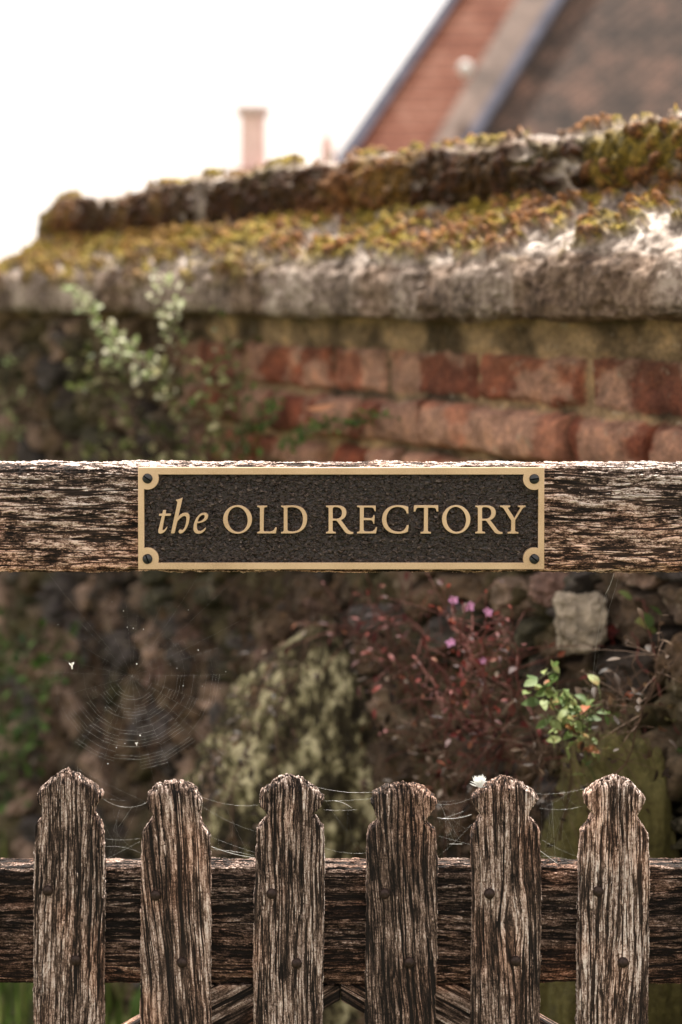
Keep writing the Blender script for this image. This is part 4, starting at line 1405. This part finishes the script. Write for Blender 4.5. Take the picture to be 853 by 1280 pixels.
def cottage():
    Y = 18.0
    k = S * (D + Y) / D
    cx = (316.5 - 426.5) * k
    loc = (cx, Y + 2, 0)
    h = thing('cottage', 'low cottage beyond the wall, only its pink clay chimney pot and a slender finial showing', 'cottage', loc)
    pink = plain('pink_clay', (0.78, 0.56, 0.52), var=0.12, scale=6)
    grey = plain('pot_rim_clay', (0.55, 0.45, 0.44), var=0.12, scale=6)
    def lathe(name, cx_, prof, mat, par):
        mb = MB()
        n = 28
        vs = [(cx_ + r * math.cos(2 * math.pi * i / n), Y + 0.6 + r * math.sin(2 * math.pi * i / n), z) for r, z in prof for i in range(n)]
        fs = [(a * n + i, a * n + (i + 1) % n, (a + 1) * n + (i + 1) % n, (a + 1) * n + i) for a in range(len(prof) - 1) for i in range(n)]
        mb.add(vs, fs)
        return mb.build(name, mat, par, loc)
    zz = lambda y: ZC + (HORIZON - y) * S * (D + Y + 0.6) / D
    k6 = S * (D + Y + 0.6) / D
    wr = k6 * 16.5
    cx = (316.5 - 426.5) * k6
    mb = MB()
    mb.box(cx - 0.3, cx + 0.3, Y + 0.25, Y + 0.95, 1.8, zz(214))
    ch = mb.build('chimney', plain('cottage_brick', (0.33, 0.18, 0.13), var=0.3, scale=9), h, loc, smooth=False)
    lathe('chimney_pot', cx, [(wr * 1.04, zz(216)), (wr, zz(175)), (wr * 0.97, zz(150)), (wr * 1.02, zz(146))], pink, ch)
    lathe('chimney_pot_rim', cx, [(wr * 1.02, zz(146)), (wr * 1.28, zz(143)), (wr * 1.42, zz(138)), (wr * 1.38, zz(134)), (wr * 1.12, zz(131)), (wr * 0.8, zz(131)), (wr * 0.75, zz(150))], grey, ch)
    fx = (409 - 426.5) * k6
    lathe('finial', fx, [(k6 * 10, zz(262)), (k6 * 9.5, zz(176)), (k6 * 8, zz(172)), (k6 * 3.5, zz(168)), (k6 * 2.6, zz(155)), (k6 * 2.4, zz(148)), (0.001, zz(145))], pink, h)
    mb = MB()
    zr = zz(258)
    mb.add([(cx - 2, Y - 0.8, 1.2), (fx + 2.2, Y - 0.8, 1.2), (fx + 1.6, Y + 1.9, zr), (cx - 1.4, Y + 1.9, zr), (cx - 2, Y + 4.6, 1.2), (fx + 2.2, Y + 4.6, 1.2)],
           [(0, 1, 2, 3), (3, 2, 5, 4), (0, 3, 4), (1, 5, 2)])
    mb.build('roof', tile_mat('cottage_tiles', (0.16, 0.07, 0.05), (0.22, 0.10, 0.07), (0.28, 0.14, 0.1), 0.15), h, loc, smooth=False)
    mb = MB()
    mb.box(cx - 1.8, fx + 1.9, Y - 0.5, Y + 4.3, 0, 1.35)
    mb.build('wall', plain('cottage_wall', (0.4, 0.3, 0.24), var=0.2, scale=5), h, loc, smooth=False)


cottage()

# ================================================================== PLANTS
GREEN = [(0.0, (0.020, 0.040, 0.010)), (0.35, (0.055, 0.11, 0.022)), (0.7, (0.13, 0.22, 0.05)), (1.0, (0.30, 0.34, 0.12))]
PALE = [(0.0, (0.07, 0.10, 0.03)), (0.3, (0.20, 0.26, 0.09)), (0.65, (0.42, 0.45, 0.26)), (1.0, (0.70, 0.66, 0.50))]
OLIVE = [(0.0, (0.03, 0.04, 0.014)), (0.4, (0.12, 0.14, 0.045)), (0.75, (0.28, 0.28, 0.12)), (1.0, (0.45, 0.40, 0.24))]
REDS = [(0.0, (0.025, 0.010, 0.010)), (0.35, (0.065, 0.018, 0.016)), (0.7, (0.15, 0.030, 0.026)), (0.9, (0.24, 0.05, 0.035)), (1.0, (0.25, 0.11, 0.06))]
MIXED = [(0.0, (0.03, 0.06, 0.02)), (0.4, (0.12, 0.18, 0.055)), (0.74, (0.30, 0.34, 0.13)), (0.88, (0.30, 0.12, 0.05)), (1.0, (0.34, 0.09, 0.04))]
BROWN = [(0.0, (0.02, 0.014, 0.010)), (0.5, (0.055, 0.034, 0.022)), (1.0, (0.13, 0.08, 0.045))]
LM = {n: leaf_mat(n + '_leaves', s) for n, s in (('green', GREEN), ('pale', PALE), ('olive', OLIVE), ('red', REDS), ('mixed', MIXED), ('brown', BROWN))}
STEM_R = plain('red_brown_stem', (0.13, 0.045, 0.035), var=0.4, scale=50)
STEM_B = plain('brown_stem', (0.12, 0.075, 0.05), var=0.4, scale=50)
STEM_G = plain('green_stem', (0.11, 0.13, 0.05), var=0.4, scale=50)


def curve_pts(a, b, sag=0.0, n=10, wob=0.01, r=rnd):
    a, b = Vector(a), Vector(b)
    L = (b - a).length
    ph = [r.uniform(0, 6.28) for _ in range(3)]
    out = []
    for i in range(n + 1):
        t = i / n
        p_ = a.lerp(b, t)
        e = math.sin(math.pi * t)
        p_ = p_ + Vector((math.sin(ph[0] + t * 7) * wob * e, math.sin(ph[1] + t * 6) * wob * e, -sag * 4 * t * (1 - t) + math.sin(ph[2] + t * 8) * wob * e))
        out.append(p_)
    return out


def rdir(r=rnd, toward=Vector((-0.3, -0.8, 0.35)), spread=1.0):
    return (toward + Vector((r.gauss(0, 1), r.gauss(0, 1), r.gauss(0, 1))) * spread).normalized()


def plant(name, label, cat, stems, leaf, stem_mat, lsize=(0.012, 0.02), density=90, tone=(0.2, 0.9), aspect=0.5, spread=0.03, base_r=0.0022,
          group=None, seed=1, side=6, cluster=1, flowers=None):
    """stems: lists of 3-D points. Leaves stand along each, with short side shoots. One thing: stem, foliage (and flowers)."""
    r = random.Random(seed)
    base = min((s[0] for s in stems), key=lambda q: q[2])
    loc = tuple(base)
    o = thing(name, label, cat, loc, group)
    ms, ml = MB(), MB()
    for s in stems:
        pts = []
        for a, b_ in zip(s[:-1], s[1:]):
            seg = curve_pts(a, b_, 0, 6, 0.006, r)
            pts += seg if not pts else seg[1:]
        ms.tube(pts, base_r, base_r * 0.4, 6)
        L = sum((Vector(b_) - Vector(a)).length for a, b_ in zip(pts[:-1], pts[1:]))
        n = int(L * density)
        for k in range(n):
            f = r.random() ** 0.8
            i = min(int(f * (len(pts) - 1)), len(pts) - 2)
            p_ = pts[i].lerp(pts[i + 1], r.random())
            q = p_ + rdir(r, Vector((-0.2, -0.5, 0.15)), 0.9) * r.uniform(0.2, 1.0) * spread
            if spread > 0.008:
                ms.tube([p_, p_.lerp(q, 0.5) + Vector((0, 0, 0.002)), q], base_r * 0.35, base_r * 0.2, 4)
            for c_ in range(cluster):
                d = rdir(r, (q - p_).normalized() * 0.8 + Vector((0, -0.3, 0.1)), 0.7)
                Lf = r.uniform(*lsize)
                ml.leaf(q, d, rdir(r, Vector((0, -0.35, 0.9)), 0.45), Lf, Lf * aspect * r.uniform(0.8, 1.2), r.uniform(*tone), r.uniform(0.1, 0.5), r.uniform(-0.1, 0.5))
    ms.build('stem', stem_mat, o, loc)
    fo = ml.build('foliage', LM[leaf], o, loc)
    if flowers:
        fm = plain('pink_petals', (0.72, 0.36, 0.62), rough=0.6, var=0.12, scale=100)
        for (p_, sz) in flowers:
            mf = MB()
            p_ = Vector(p_)
            for k in range(5):
                a = 2 * math.pi * k / 5 + r.random()
                d = Vector((math.cos(a), -0.45, math.sin(a)))
                mf.leaf(p_, d, Vector((0, -1, 0.2)), sz, sz * 0.75, 0.5, 0.1, 0.2)
            mf.build('flower', fm, o, loc)
    return o


def W(px, py, o=0.22):
    return on_wall(px, py, o)[0]


plant('trailing_shrub', 'trailing shrub with pale sunlit leaves spilling in front of the coping edge', 'shrub',
      [[W(235, 520, 0.20), W(190, 462, 0.27), W(140, 425, 0.30), W(88, 362, 0.32)],
       [W(215, 485, 0.24), W(165, 450, 0.28), W(118, 398, 0.31), W(100, 372, 0.31)],
       [W(225, 500, 0.22), W(180, 455, 0.27), W(135, 432, 0.29)]],
      'pale', STEM_B, (0.012, 0.024), 150, (0.15, 1.0), 0.62, 0.030, seed=3)
plant('sprig', 'short upright leafy sprig growing against the edge of the coping', 'plant',
      [[W(222, 440, 0.23), W(212, 400, 0.26), W(205, 350, 0.28)], [W(222, 430, 0.23), W(220, 390, 0.26), W(222, 360, 0.27)]],
      'pale', STEM_B, (0.014, 0.026), 150, (0.3, 1.0), 0.6, 0.03, seed=5)
plant('creeper', 'dense green creeper clinging to the shaded wall below the trailing shrub', 'climbing plant',
      [[W(250, 640, 0.20), W(210, 560, 0.22), W(140, 500, 0.22), W(120, 450, 0.22)],
       [W(250, 640, 0.20), W(262, 560, 0.22), W(280, 480, 0.22), W(290, 420, 0.20)],
       [W(230, 640, 0.20), W(180, 590, 0.22), W(100, 560, 0.22)],
       [W(260, 600, 0.20), W(235, 520, 0.22), W(225, 460, 0.22)],
       [W(260, 600, 0.20), W(300, 560, 0.21), W(300, 500, 0.21)]],
      'olive', STEM_B, (0.014, 0.028), 190, (0.1, 0.95), 0.65, 0.07, seed=6)
plant('ivy_patch', 'patch of mid green leaves between the creeper and the red bricks', 'climbing plant',
      [[W(300, 600, 0.20), W(275, 530, 0.22), W(240, 470, 0.22)], [W(300, 600, 0.20), W(310, 530, 0.21), W(290, 440, 0.21)]],
      'green', STEM_G, (0.014, 0.024), 70, (0.1, 0.8), 0.65, 0.045, seed=16)
plant('wall_weed', 'pale twiggy weed on the wall at the far end', 'plant',
      [[W(5, 600, 0.22), W(10, 520, 0.24), W(22, 445, 0.25)], [W(0, 600, 0.22), W(-5, 520, 0.24), W(0, 460, 0.25)], [W(10, 560, 0.22), W(30, 500, 0.24)]],
      'pale', STEM_B, (0.014, 0.026), 70, (0.0, 0.7), 0.6, 0.04, seed=7)
plant('wall_fern', 'small green weed rooted in the brick joint, above its spreading neighbour', 'plant',
      [[W(330, 540, 0.18), W(325, 515, 0.20), W(310, 495, 0.21)], [W(330, 540, 0.18), W(340, 510, 0.20), W(345, 498, 0.21)], [W(330, 540, 0.18), W(300, 525, 0.2)]],
      'green', STEM_G, (0.010, 0.017), 190, (0.1, 0.85), 0.5, 0.02, group='small weeds in the brick joints', seed=8)
plant('wall_fern', 'low spreading green weed along the joint under the curled dead leaf', 'plant',
      [[W(350, 560, 0.18), W(395, 530, 0.20), W(440, 525, 0.20), W(488, 520, 0.19)], [W(350, 560, 0.18), W(370, 540, 0.20), W(420, 535, 0.20)]],
      'green', STEM_G, (0.010, 0.018), 170, (0.1, 0.8), 0.5, 0.016, group='small weeds in the brick joints', seed=9)
mb = MB()
q = W(402, 514, 0.21)
mb.leaf(q + Vector((-0.026, 0, 0.004)), (1, -0.1, -0.22), (0, -0.6, 0.8), 0.052, 0.018, 0.85, 0.4, -0.5)
dl = mb.build('dead_leaf', leaf_mat('dead_leaf_orange', [(0.0, (0.3, 0.12, 0.05)), (1.0, (0.62, 0.30, 0.16))]), None, tuple(q),
              label='single curled orange dead leaf caught on the brickwork', category='leaf')
dl.location = q
plant('hazel_seedling', 'loose green leafed seedling in the shade beside the spider web', 'plant',
      [[W(20, 1000, 0.30), W(25, 880, 0.32), W(10, 760, 0.34)], [W(25, 950, 0.30), W(60, 860, 0.33), W(75, 790, 0.34)], [W(20, 950, 0.30), W(-10, 850, 0.33)]],
      'green', STEM_G, (0.020, 0.034), 120, (0.0, 0.55), 0.6, 0.085, seed=10)
plant('dry_creeper', 'leafless brown creeper stems and withered leaves hanging down the rubble behind the web', 'climbing plant',
      [[W(130, 1100, 0.22), W(140, 960, 0.24), W(120, 820, 0.21), W(150, 700, 0.19)], [W(180, 1100, 0.24), W(200, 950, 0.24), W(250, 820, 0.21), W(240, 700, 0.18)],
       [W(90, 1100, 0.24), W(60, 960, 0.24), W(90, 840, 0.21), W(60, 720, 0.19)], [W(260, 1000, 0.24), W(300, 880, 0.22), W(310, 760, 0.2), W(350, 700, 0.18)],
       [W(200, 1000, 0.24), W(180, 880, 0.22), W(210, 780, 0.2), W(300, 720, 0.18)], [W(240, 950, 0.24), W(340, 800, 0.22), W(420, 740, 0.2)],
       [W(40, 1000, 0.24), W(20, 880, 0.22), W(110, 760, 0.2)]],
      'brown', STEM_B, (0.012, 0.028), 150, (0.0, 1.0), 0.5, 0.06, base_r=0.003, seed=18)
# red-stemmed cranesbill with its pink flowers
FY = 0.62
def F(px, py, Y=FY):
    return Vector(P(px, py, Y))


plant('herb_robert', 'red stemmed wildflower with small pink blooms behind the gate', 'flower',
      [[F(610, 1040, 0.61), F(607, 920, 0.70), F(606, 840, 0.65), F(588, 760, 0.62)], [F(606, 850, 0.66), F(603, 800, 0.62), F(611, 768, 0.61)],
       [F(606, 850, 0.66), F(575, 800, 0.64), F(567, 752, 0.61)], [F(607, 900, 0.70), F(640, 860, 0.66), F(650, 820, 0.64)],
       [F(607, 930, 0.70), F(560, 880, 0.66), F(530, 840, 0.66)]],
      'red', STEM_R, (0.006, 0.014), 130, (0.1, 1.0), 0.5, 0.06, base_r=0.0018, seed=11,
      flowers=[(F(567, 750), 0.0075), (F(587, 758), 0.008), (F(610, 765), 0.0075), (F(563, 803), 0.0075), (F(603, 826, 0.64), 0.006)])
plant('red_bramble', 'tangle of crimson leaves on thin stems left of the pink flowers', 'shrub',
      [[W(560, 1000, 0.32), W(540, 900, 0.34), W(490, 820, 0.34), W(430, 780, 0.33)], [W(560, 950, 0.32), W(560, 850, 0.34), W(520, 780, 0.34), W(470, 765, 0.33)],
       [W(590, 950, 0.34), W(610, 880, 0.36), W(590, 820, 0.36), W(560, 770, 0.36)], [W(600, 960, 0.34), W(640, 920, 0.36), W(600, 900, 0.4)],
       [W(620, 960, 0.34), W(650, 860, 0.36), W(640, 790, 0.36)]],
      'red', STEM_R, (0.006, 0.019), 170, (0.0, 1.0), 0.5, 0.11, base_r=0.0018, seed=12)
plant('brown_undergrowth', 'dry brown leaves and twigs matted in the dark corner between the stones', 'undergrowth',
      [[W(600, 1150, 0.34), W(560, 1000, 0.36), W(520, 860, 0.34), W(480, 800, 0.32)], [W(660, 1100, 0.34), W(680, 950, 0.38), W(640, 850, 0.34)],
       [W(700, 1050, 0.34), W(720, 900, 0.36), W(790, 850, 0.34)], [W(560, 1200, 0.34), W(540, 1050, 0.4), W(600, 980, 0.4)],
       [W(640, 1000, 0.34), W(580, 940, 0.38), W(510, 930, 0.36)], [W(760, 1000, 0.34), W(800, 900, 0.36), W(830, 800, 0.34)]],
      'brown', STEM_B, (0.010, 0.022), 240, (0.0, 0.8), 0.4, 0.09, base_r=0.0015, seed=13)
plant('green_sprig', 'bright sunlit sprig of green leaves with orange tips right of the pink flowers', 'plant',
      [[F(745, 985, 0.50), F(730, 930, 0.45), F(700, 890, 0.41), F(668, 860, 0.39)], [F(730, 930, 0.45), F(735, 900, 0.41), F(752, 880, 0.39)],
       [F(725, 925, 0.45), F(700, 870, 0.41), F(690, 838, 0.39)], [F(725, 925, 0.45), F(705, 905, 0.41), F(675, 893, 0.39)],
       [F(728, 925, 0.45), F(722, 890, 0.40), F(715, 868, 0.39)]],
      'mixed', STEM_G, (0.012, 0.024), 165, (0.2, 0.90), 0.55, 0.030, base_r=0.0014, seed=14)
plant('bramble', 'arching red stemmed bramble with a few broad green and russet leaves', 'bramble',
      [[F(900, 990, 0.6), F(853, 950, 0.62), F(812, 930, 0.64), F(780, 885, 0.66)], [F(880, 960, 0.6), F(835, 880, 0.62), F(800, 830, 0.64), F(790, 790, 0.66)],
       [F(812, 1000, 0.7), F(800, 960, 0.68), F(740, 950, 0.7), F(640, 952, 0.72)], [F(850, 900, 0.62), F(815, 800, 0.64), F(805, 750, 0.66)]],
      'mixed', STEM_R, (0.016, 0.034), 32, (0.2, 1.0), 0.6, 0.03, base_r=0.0028, seed=15)
plant('red_leaved_twigs', 'fine crimson leaved twigs above the mossy boulder', 'shrub',
      [[F(840, 1060, 0.8), F(820, 1010, 0.8), F(815, 960, 0.8), F(840, 900, 0.78)], [F(850, 1040, 0.8), F(845, 990, 0.8), F(800, 985, 0.8)],
       [F(830, 860, 0.75), F(790, 840, 0.74), F(760, 810, 0.74)], [F(840, 900, 0.78), F(820, 850, 0.75), F(770, 790, 0.74), F(740, 770, 0.74)]],
      'red', STEM_R, (0.010, 0.024), 130, (0.1, 0.9), 0.6, 0.035, base_r=0.0015, seed=17)

plant('withered_fern', 'brown withered fronds crowding round the edges of the lichen crusted stone', 'fern',
      [[F(300, 1200, 1.0), F(290, 1000, 1.05), F(315, 900, 1.08), F(345, 820, 1.1)], [F(350, 1150, 1.0), F(345, 900, 1.08), F(385, 800, 1.12), F(420, 760, 1.14)],
       [F(520, 1200, 0.9), F(525, 1000, 1.0), F(490, 880, 1.05), F(440, 780, 1.1)], [F(530, 1200, 0.9), F(545, 1000, 1.0), F(520, 860, 1.02), F(500, 790, 1.08)],
       [F(480, 1150, 0.95), F(470, 980, 1.0), F(480, 900, 1.03)], [F(270, 1150, 1.0), F(262, 1000, 1.05), F(280, 920, 1.08)]],
      'brown', STEM_B, (0.008, 0.022), 210, (0.0, 1.0), 0.35, 0.055, base_r=0.0016, seed=19)

# grass and straw at the foot of the wall
def grass():
    r = random.Random(21)
    mb = MB()
    for k in range(5200):
        x = r.uniform(-1.6, 0.9)
        y = r.uniform(0.4, 2.9)
        dline = (x - AX0[0]) * N_[0] + (y - AX0[1]) * N_[1]
        if dline < 0.22:
            continue
        L = r.uniform(0.06, 0.22)
        a = r.uniform(0, 6.28)
        lean = r.uniform(0.1, 0.7)
        d = Vector((math.cos(a) * lean, math.sin(a) * lean, 1)).normalized()
        mb.leaf((x, y, -0.01), d, (math.cos(a), math.sin(a), 0.2), L, r.uniform(0.006, 0.016), r.uniform(0.1, 1.0), 0.2, r.uniform(0.1, 0.6))
    mb.build('grass', leaf_mat('grass_blades', [(0.0, (0.04, 0.07, 0.015)), (0.5, (0.11, 0.18, 0.035)), (0.8, (0.22, 0.27, 0.07)), (0.95, (0.42, 0.34, 0.18))]), kind='stuff')


grass()
for i, (px, py, lb) in enumerate([(150, 1262, 'broad leaved green weed in the grass between the first two pickets'),
                                  (25, 1275, 'yellowing green weed in the grass beyond the first picket')]):
    Y = 1.75
    b0 = Vector(P(px, 1400, Y))
    b0.z = 0.0
    top = Vector(P(px, py, Y))
    plant('dock_weed', lb, 'weed', [[b0, (b0 + top) / 2 + Vector((0.02, 0, 0)), top], [b0, top + Vector((0.07, 0.02, -0.03))], [b0, top + Vector((-0.07, 0.0, -0.03))]],
          'green', STEM_G, (0.04, 0.09), 30, (0.5, 1.0), 0.4, 0.03, group='weeds in the grass at the foot of the wall', seed=30 + i)

# ================================================================== SPIDER SILK AND FLUFF
SILK, ts, bs = new_mat('spider_silk')
bs.inputs['Base Color'].default_value = (0.85, 0.84, 0.80, 1)
bs.inputs['Roughness'].default_value = 0.3


def thread(mb, a, b, sag=0.0, r=0.00012, n=8):
    mb.tube(curve_pts(a, b, sag, n, 0.0), r, r, 3)


def orb_web():
    r = random.Random(5)
    hub = P(165, 845, 0.02)
    loc = tuple(hub)
    o = thing('spider_web', 'large fine orb web hanging between the top rail and the pickets', 'spider web', loc)
    mb, ms = MB(), MB()
    nr = 22
    ang = [2 * math.pi * (k + r.uniform(-0.25, 0.25)) / nr for k in range(nr)]
    ends = []
    for a in ang:
        R_ = r.uniform(0.085, 0.105)
        if math.sin(a) > 0.5:
            R_ *= 0.8
        ends.append(R_)
        thread(mb, hub, hub + np.array([math.cos(a) * R_, r.uniform(-.003, .003), math.sin(a) * R_]), 0, 0.000011, 2)
    for tgt in ((60, 716), (250, 717), (330, 760), (47, 1000), (118, 985), (195, 986), (330, 985), (300, 717)):
        thread(mb, hub + (P(tgt[0], tgt[1], 0.02) - hub) * 0.25, P(tgt[0], tgt[1], 0.02), 0.001, 0.000013, 6)
    turns = 25
    for j in range(turns):
        rad = 0.016 + 0.0034 * j
        for k in range(nr):
            k2 = (k + 1) % nr
            if rad > min(ends[k], ends[k2]) or r.random() < 0.25:
                continue
            low = -math.sin((ang[k]) % 6.283)
            if r.random() > 0.55 + 0.45 * low:
                continue
            a1, a2 = ang[k], ang[k2] + (2 * math.pi if k2 == 0 else 0)
            ra, rb = rad + 0.0034 * k / nr, rad + 0.0034 * (k + 1) / nr
            p1 = hub + np.array([math.cos(a1) * ra, 0, math.sin(a1) * ra])
            p2 = hub + np.array([math.cos(a2) * rb, 0, math.sin(a2) * rb])
            thread(ms, p1, p2, -0.0006 * math.sin((a1 + a2) / 2) * 0.5, 0.000023 if low > 0.3 else 0.000010, 3)
    mb.build('radial_threads', SILK, o, loc)
    ms.build('spiral_threads', SILK, o, loc)
    md = MB()
    for k in range(24):
        a, R_ = r.uniform(0, 6.28), 0.10 * math.sqrt(r.random())
        c = hub + np.array([math.cos(a) * R_ * 1.15, 0.0, math.sin(a) * R_])
        s = r.uniform(0.0002, 0.0007)
        md.add([c + np.array(d_) * s * r.uniform(.7, 1.5) for d_ in ((1, 0, 0), (-1, 0, 0.3), (0, 1, 0), (0, -1, 0), (0.2, 0, 1), (0, 0, -1))],
               [(0, 2, 4), (2, 1, 4), (1, 3, 4), (3, 0, 4), (2, 0, 5), (1, 2, 5), (3, 1, 5), (0, 3, 5)])
    md.build('caught_dust', SILK, o, loc, kind='stuff')


orb_web()


def seed_wisp(px, py, s, label):
    c = Vector(P(px, py, 0.015))
    mb = MB()
    mb.tube([c, c + Vector((0.1, 0, -0.9)) * s], s * 0.28, s * 0.2, 6)
    for d in ((-0.7, -0.2, 0.7), (0.55, 0.1, 0.9), (0.1, -0.4, 0.5)):
        mb.leaf(c, d, (0.1, -1, 0.1), s * 1.1, s * 0.5, 0.5)
    o = mb.build('seed_wisp', SILK, None, tuple(c), label=label, category='seed')
    o.location = c


seed_wisp(90, 832, 0.0042, 'tiny white winged seed caught in the web')
seed_wisp(171, 930, 0.0022, 'white speck of fluff low in the web above the second picket')


def cobweb(label, lines, seed=0, extra=0):
    r = random.Random(seed)
    a0 = P(*lines[0][0], 0.012)
    loc = tuple(a0)
    mb = MB()
    for ln in lines:
        a, b_, sag, th = ln
        thread(mb, P(a[0], a[1], 0.012), P(b_[0], b_[1], 0.012 + r.uniform(-.004, .004)), sag * S, th)
    for k in range(extra):
        l1, l2 = r.choice(lines), r.choice(lines)
        f1_, f2_ = r.random(), r.random()
        A = P(l1[0][0] + (l1[1][0] - l1[0][0]) * f1_, l1[0][1] + (l1[1][1] - l1[0][1]) * f1_, 0.012)
        B = P(l2[0][0] + (l2[1][0] - l2[0][0]) * f2_, l2[0][1] + (l2[1][1] - l2[0][1]) * f2_, 0.014)
        thread(mb, A, B, 0.001, 0.000012)
    o = mb.build('cobweb', SILK, None, loc, label=label, category='cobweb', group='cobwebs strung between the pickets')
    o.location = loc


t1_, t2_, t3_ = 0.00003, 0.00005, 0.00013
cobweb('cobweb strung between the first and second picket heads', [((127, 997), (184, 1003), 9, t2_), ((150, 1012), (142, 1040), -2, t1_), ((166, 1008), (148, 1034), 0, t2_),
       ((130, 1048), (176, 1048), 2, t1_), ((131, 1058), (176, 1066), -3, t1_), ((97, 958), (98, 974), 0, t2_), ((131, 1075), (175, 1052), 0, t1_)], 1, 12)
cobweb('cobweb between the second and third pickets with one bright strand', [((252, 996), (326, 1006), 5, t1_), ((264, 1058), (318, 1072), 2, t3_), ((264, 1062), (318, 1070), -2, t2_),
       ((262, 1045), (320, 1066), 1, t1_), ((256, 1010), (322, 1040), 3, t1_)], 2, 7)
cobweb('cobweb stretched from the third to the fourth picket head', [((396, 984), (467, 990), 3, t2_), ((404, 1001), (465, 998), 1, t1_), ((404, 1012), (446, 1012), 1, t1_),
       ((418, 1001), (440, 1010), -2, t3_), ((406, 1060), (458, 1066), 3, t1_)], 3, 5)
cobweb('torn tangled cobweb between the fourth and fifth pickets', [((546, 1005), (592, 996), 4, t1_), ((547, 1022), (590, 1018), 3, t3_), ((552, 1024), (580, 1014), 0, t2_),
       ((548, 1045), (589, 1056), 0, t1_), ((562, 1055), (578, 1055), 0, t3_), ((548, 1070), (590, 1030), 2, t1_), ((556, 1018), (560, 1062), 1, t1_), ((548, 1000), (575, 1050), 2, t1_)], 4, 26)
cobweb('sheet of cobweb between the fifth and palest picket above the rail', [((676, 1064), (698, 1080), 0, t3_), ((676, 1070), (724, 1078), -2, t1_), ((674, 1010), (728, 1008), 3, t1_),
       ((665, 992), (735, 985), 3, t1_), ((678, 1050), (726, 1072), 2, t1_), ((690, 1000), (695, 1080), 2, t1_)], 5, 22)
cobweb('bright strand of silk hanging from the top rail right of the name plate', [((768, 716), (757, 742), 3, t3_), ((757, 742), (745, 810), -4, t2_), ((745, 810), (738, 880), 3, t1_),
       ((775, 716), (752, 790), 2, t1_)], 6, 5)


def feather():
    base = Vector(P(600, 984, 0.008))
    r = random.Random(3)
    mb = MB()
    for k in range(60):
        a = r.gauss(1.75, 0.62)
        L = r.uniform(0.006, 0.0135)
        d = Vector((math.cos(a), r.uniform(-0.5, 0.3), math.sin(a)))
        mb.leaf(base + Vector((r.uniform(-.003, .003), r.uniform(-.002, .002), r.uniform(-.001, .003))), d, (0, -1, 0.2), L, L * 0.14, 0.5, 0.1, r.uniform(-.2, .2))
    fm = leaf_mat('white_down', [(0.0, (0.8, 0.8, 0.78)), (1.0, (0.9, 0.9, 0.88))], 0.3, 0.7)
    o = mb.build('feather', fm, None, tuple(base), label='small fluffy white feather caught on the fifth picket head', category='feather')
    o.location = base


feather()
